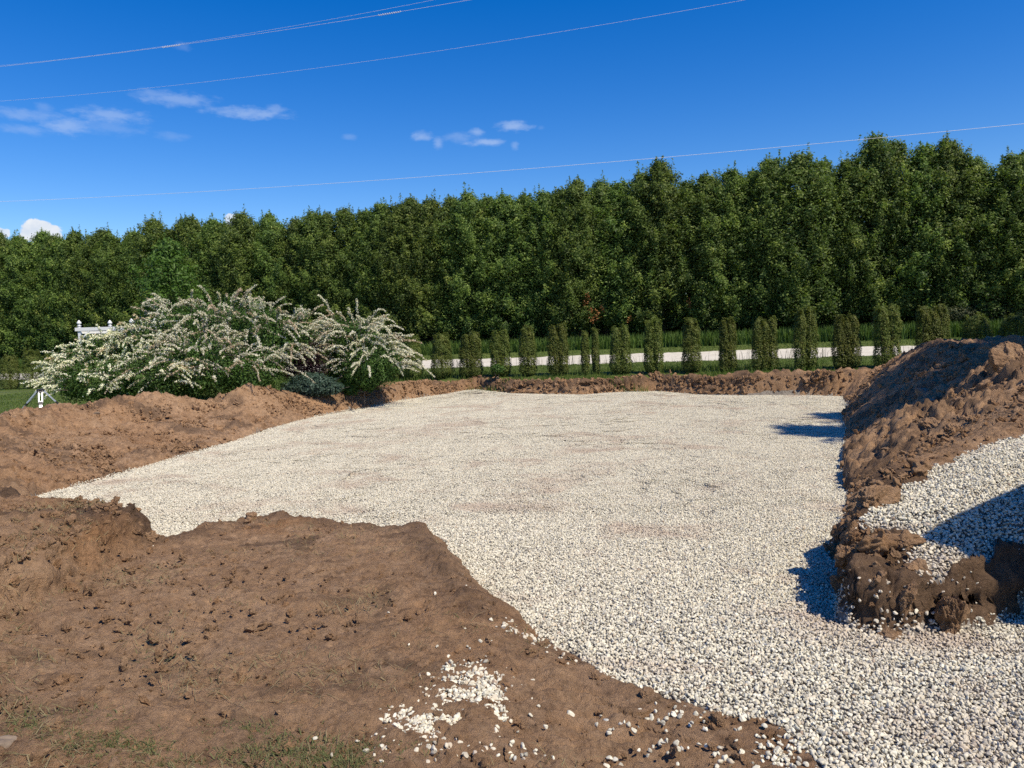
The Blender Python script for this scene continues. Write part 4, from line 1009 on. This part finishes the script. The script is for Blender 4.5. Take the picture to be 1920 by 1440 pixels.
blades('added_undergrowth', x, y, 1.9, .16, M_thuja, 26, .3, 'dark tangle of undergrowth put in to darken the gaps between the windbreak trunks', 'added_undergrowth', .1)
x, y = rows(22000, 40.4, 44.3, -60, 1990, 15)
blades('verge_grass', x, y, .07, .03, M_grass, 16, .4, 'short sunlit grass verge on the far side of the road', 'grass', .65)
x, y = rows(900, 33.0, 35.2, 720, 1720, 17); k = fbm(x, y, .9, 2, 302) > .1; x, y = x[k], y[k]
blades('dry_weeds', x, y, .50, .014, M_weed, 18, .2, 'thin dark weed stalks standing before the pale road', 'weeds', .3)
# foreground patches of grass and litter
pts = []
for (px, py, rx, ry, n) in [(195, 1385, 40, 26, 900), (230, 1410, 60, 22, 800), (45, 1375, 30, 30, 420), (60, 1400, 36, 20, 300), (290, 1425, 60, 20, 700), (460, 1380, 40, 14, 500), (520, 1410, 90, 24, 1000), (600, 1430, 70, 18, 900), (680, 1420, 60, 20, 500), (445, 1130, 24, 14, 120),
                            (100, 1060, 30, 12, 60), (270, 1240, 16, 8, 40), (100, 835, 12, 12, 60), (640, 1400, 60, 20, 380), (380, 1420, 200, 26, 700)]:
    for i in range(n): pts.append(hit(px + random.gauss(0, .95) * rx, py + random.gauss(0, .85) * ry, lambda X_, Y_: -1.58))
pts = np.array(pts); pts = pts[::2]; blades('grass_tufts', pts[:, 0], pts[:, 1], .026, .0032, M_turf, 8, 1.3, 'flattened green grass remnants on the bare soil', 'grass', .6, zoff=.01)
x = rng.uniform(-4.5, 1.0, 16000); y = 2.4 + 4.5 * rng.random(16000) ** 1.3; k = (terrain(x, y)[1] > .05) & (fbm(x, y, .5, 3, 303) + .5 * sst(3.6, 2.8, y) > .15); x, y = x[k], y[k]
blades('straw_litter', x, y, .040, .0036, M_straw, 9, 1.8, 'scattered bits of dry straw and roots on the soil', 'straw', .5, zoff=.012)


# ------------------------------------------------------------------ single rocks and clods
def rock(name, px, py, size, seed, mat, label, cat, sq=(1, .8, .7), lift=.2):
    q_ = hit(px, py, lambda X_, Y_: float(ground_z(X_, Y_)[0]) - Z + .02); v, f = ico(6 if name == 'dirt_clod' and size > .09 else 5, seed, (1, 1, 1), .5); r = np.random.default_rng(seed)
    k_ = 1.0 if name == 'dirt_clod' else .25; nn = unit(v); dsp_ = .30 * vn3(nn, 1.4, seed) + .20 * (.4 - np.abs(vn3(nn, 3.0, seed + 9))) + .09 * vn3(nn, 6.5, seed + 19) + .055 * (.4 - np.abs(vn3(nn, 13, seed + 29))) + .03 * vn3(nn, 28, seed + 39) + .02 * vn3(nn, 55, seed + 49)
    v = v * (1 + k_ * dsp_)[:, None] * size * np.array(sq)
    o = mesh(name, v, f, mat, None, name == 'rock'); o.location = (q_[0], q_[1], float(ground_z(q_[0], q_[1])[0]) + size * sq[2] * lift); o.rotation_euler = (r.normal(0, .25), r.normal(0, .25), r.random() * 6); return tag(o, label, cat)


rock('rock', 0, 1394, .055, 1, M_rock, 'brown rock cut by the lower left edge of the photo', 'rock')
rock('rock', 180, 828, .085, 2, M_rock, 'pale yellowish stone lying under the clods of the left bank', 'stone', (1, .7, .8))
rock('rock', 28, 786, .09, 3, M_rock, 'flat tan stone near the top of the left bank', 'stone', (1, .7, .4))
rock('rock', 180, 776, .08, 4, M_rock, 'tan round stone on the crest of the left bank behind', 'stone')
rock('rock', 1728, 741, .16, 5, M_rock, 'rounded brown stone at the edge of the shaded hollow, left of its pair', 'stone')
rock('rock', 1745, 756, .15, 6, M_rock, 'lighter wedge-shaped stone just below the rounded brown one', 'stone', (1, .8, .5))
rock('dirt_clod', 793, 1242, .06, 7, M_soil, 'reddish flat clod above the spilled gravel patch', 'clod', (1, .8, .4))
rock('dirt_clod', 470, 970, .07, 8, M_soil, 'dark sod clod on the lip of the soil plateau', 'clod')
rock('dirt_clod', 1632, 938, .12, 9, M_soil, 'rounded soil clod at the tip of the gravel heap', 'clod', (1, .9, .7))
rock('dirt_clod', 1695, 1020, .05, 10, M_soil, 'small soil clod among the stones of the gravel heap rim', 'clod')
for j, (px, py, sz_, lb, sq_, lf) in enumerate([(1640, 1005, .16, 'cracked slab of soil on the front corner of the bench', (1.2, .9, .4), -.5), (1592, 1030, .11, 'crumbling dark lump of soil on the overhanging bench corner', (.8, .8, .9), -.3),
        (1695, 1105, .10, 'upright soil block leaning on the bench face', (.8, .5, 1.1), -.5), (1780, 1135, .15, 'large cracked soil lump in the bench face below the gravel heap', (1.4, .6, .9), -.55),         (1665, 1185, .07, 'low soil clod among stones at the foot of the bench', (1, .8, .6), 0), (1720, 1060, .09, 'soil clod on the rim between the gravel heap and the bench corner', (1, .8, .6), -.2),
        (1885, 660, .45, 'broad lit soil lump at the top of the spoil bank', (1.2, 1, .55), -.1), (1838, 735, .28, 'pointed lit clod on the middle ridge of the spoil bank', (1, .9, .8), -.1), (1908, 690, .38, 'rounded lit soil boulder at the right edge of the spoil bank', (1, 1, .85), 0),
        (1765, 800, .20, 'lit clod on the front slope of the spoil bank', (1.2, 1, .6), -.2), (1700, 840, .18, 'clod low on the front slope of the spoil bank', (1.2, 1, .6), -.2)]):
    rock('dirt_clod', px, py, sz_, 60 + j, M_soil, lb, 'clod', sq_, lf)

# ------------------------------------------------------------------ survey tripod
q = at(78, 760, 17.8); zb = float(ground_z(q[0], q[1])[0]); zt = at(78, 729, 17.8)[2]; tr = empty('survey_tripod', (q[0], q[1], zb), .0)
tag(tr, 'low aluminium survey tripod standing on the lawn behind the soil ridge', 'tripod'); H_ = zt - zb
hd = MB(); hd.lathe((0, 0, H_ - .035), [(.06, 0), (.085, .004), (.085, .03), (.05, .036)], 16); hd.tube([(0, 0, H_ - .10), (0, 0, H_ - .03)], .022, 8); hd.build('tripod_head', M_black, tr, False, .003)
for (dx, dy, dark_) in ((-.66, -.12, 0), (.22, -.42, 0), (.55, .36, 1)):
    tp = np.array([dx * .10, dy * .10, H_ - .05]); ft = np.array([dx * 1.0, dy * 1.0, .0]); mdp = tp * .62 + ft * .38; nrm = np.cross(ft - tp, [0, 0, 1.0]); nrm /= np.linalg.norm(nrm)
    lg = MB(); lg.bar(tp + nrm * .034, mdp + nrm * .034, .026, .034); lg.bar(tp - nrm * .034, mdp - nrm * .034, .026, .034); lg.bar(mdp * 1.0 + (tp - mdp) * .15, ft, .066, .030)
    leg = lg.build('leg', M_alu, tr, False, .002)
    cb = MB(); cb.bar(mdp + (tp - mdp) * .10, mdp + (ft - mdp) * .10, .088, .036); cb.bar(mdp + np.array([0, 0, 0]), mdp + nrm * .06, .03, .03); cb.build('clamp', M_black, leg, False, .003)
    hb_ = MB(); hb_.bar(tp + (tp - mdp) * .06, tp + (mdp - tp) * .16, .088, .040); hb_.build('hinge', M_black, leg, False, .003)
    ftm = MB(); ftm.lathe(ft + np.array([0, 0, -.05]), [(.004, 0), (.018, .05), (.020, .08)], 8); ftm.build('foot', M_alu, leg)

# ------------------------------------------------------------------ white garden arbor
YA = 27.0; q = at(205, 640, YA); zb = float(ground_z(q[0], q[1])[0]); ar = empty('garden_arbor', (q[0], q[1], zb)); tag(ar, 'white wooden garden arbor with knobbed posts behind the flowering shrub', 'arbor')
zt = at(193, 612, YA)[2] - zb; pxw = YA / F
def lx(px): return at(px, 640, YA)[0] - q[0]
posts = [(lx(161), -.35), (lx(193), .55), (lx(258), -.35), (lx(278), .55)]
for (x_, y_) in posts:
    pm = MB(); pm.bar((x_, y_, -.1), (x_, y_, zt + .02), .085, .085, (0, 1, 0)); pst = pm.build('post', M_white, ar, False, .006)
    fm = MB(); fm.lathe((x_, y_, zt + .02), [(.065, 0), (.065, .025), (.035, .035), (.035, .06), (.07, .085), (.075, .12), (.05, .16), (.012, .21)], 12); fm.build('finial', M_white, pst, True)
for (a_, b_) in ((0, 2), (1, 3)):
    bm_ = MB(); bm_.bar((posts[a_][0] - .12, posts[a_][1] - .06, zt - .09), (posts[b_][0] + .12, posts[b_][1] - .06, zt - .09), .035, .12); bm_.build('beam', M_white, ar, False, .004)
for (a_, b_) in ((0, 1), (2, 3)):
    bm_ = MB(); bm_.bar((posts[a_][0], posts[a_][1], zt - .20), (posts[b_][0], posts[b_][1], zt - .20), .035, .08); bm_.build('crossbar', M_white, ar, False, .004)
for (i_, sg) in ((0, 1), (1, 1), (2, -1)):
    x_, y_ = posts[i_]; bm_ = MB(); bm_.bar((x_ + sg * .04, y_ - .06, zt - .48), (x_ + sg * .36, y_ - .06, zt - .16), .03, .05); bm_.build('brace', M_white, ar, False, .003)


# ------------------------------------------------------------------ overhead wires
def wire(p0, p1, sag, r, label, dampers=(), ext=0.9):
    """parabolic span through two seen points, carried on past the picture on both sides"""
    a = np.array(p0); b = np.array(p1); mb = MB(); pts = []
    for j in range(61):
        u_ = -ext + (1 + 2 * ext) * j / 60; z_ = -4 * sag * u_ * (1 - u_); pts.append(a + (b - a) * u_ + np.array([0, 0, z_]))
    mb.tube(pts, r, 6, False); o = mb.build('overhead_wire', M_wire, None, True); tag(o, label, 'wire', 'overhead power lines')
    for (u0, ln_) in dampers:
        dm = MB(); pp = []
        L = np.linalg.norm(b - a)
        for j in range(90):
            u_ = u0 + ln_ / L * (j / 89 - .5); c_ = a + (b - a) * u_ + np.array([0, 0, -4 * sag * u_ * (1 - u_)]); an = j * .75; pp.append(c_ + .020 * np.array([0, math.cos(an), math.sin(an)]))
        dm.tube(pp, .007, 5, True); dm.build('vibration_damper', M_white, o)


def wp(px, py, s):
    d_ = raydir(px, py); r_ = d_[0] / d_[1]; return at(px, py, s / (1 + .34 * r_))


wire(wp(0, 125, 22), wp(880, 0, 22), .12, .0034, 'lower wire of the upper left pair with two white spiral dampers', [(.42, .75), (.86, .75)])
wire(wp(0, 123, 22.5), wp(812, 0, 22.5), .18, .0026, 'upper wire of the pair crossing the top left corner of the sky')
wire(wp(280, 165, 22), wp(1395, 0, 22), .16, .0026, 'single wire rising across the middle of the sky')
wire(wp(0, 378, 39), wp(1920, 232, 39), .38, .0080, 'lowest wire running just above the windbreak trees')
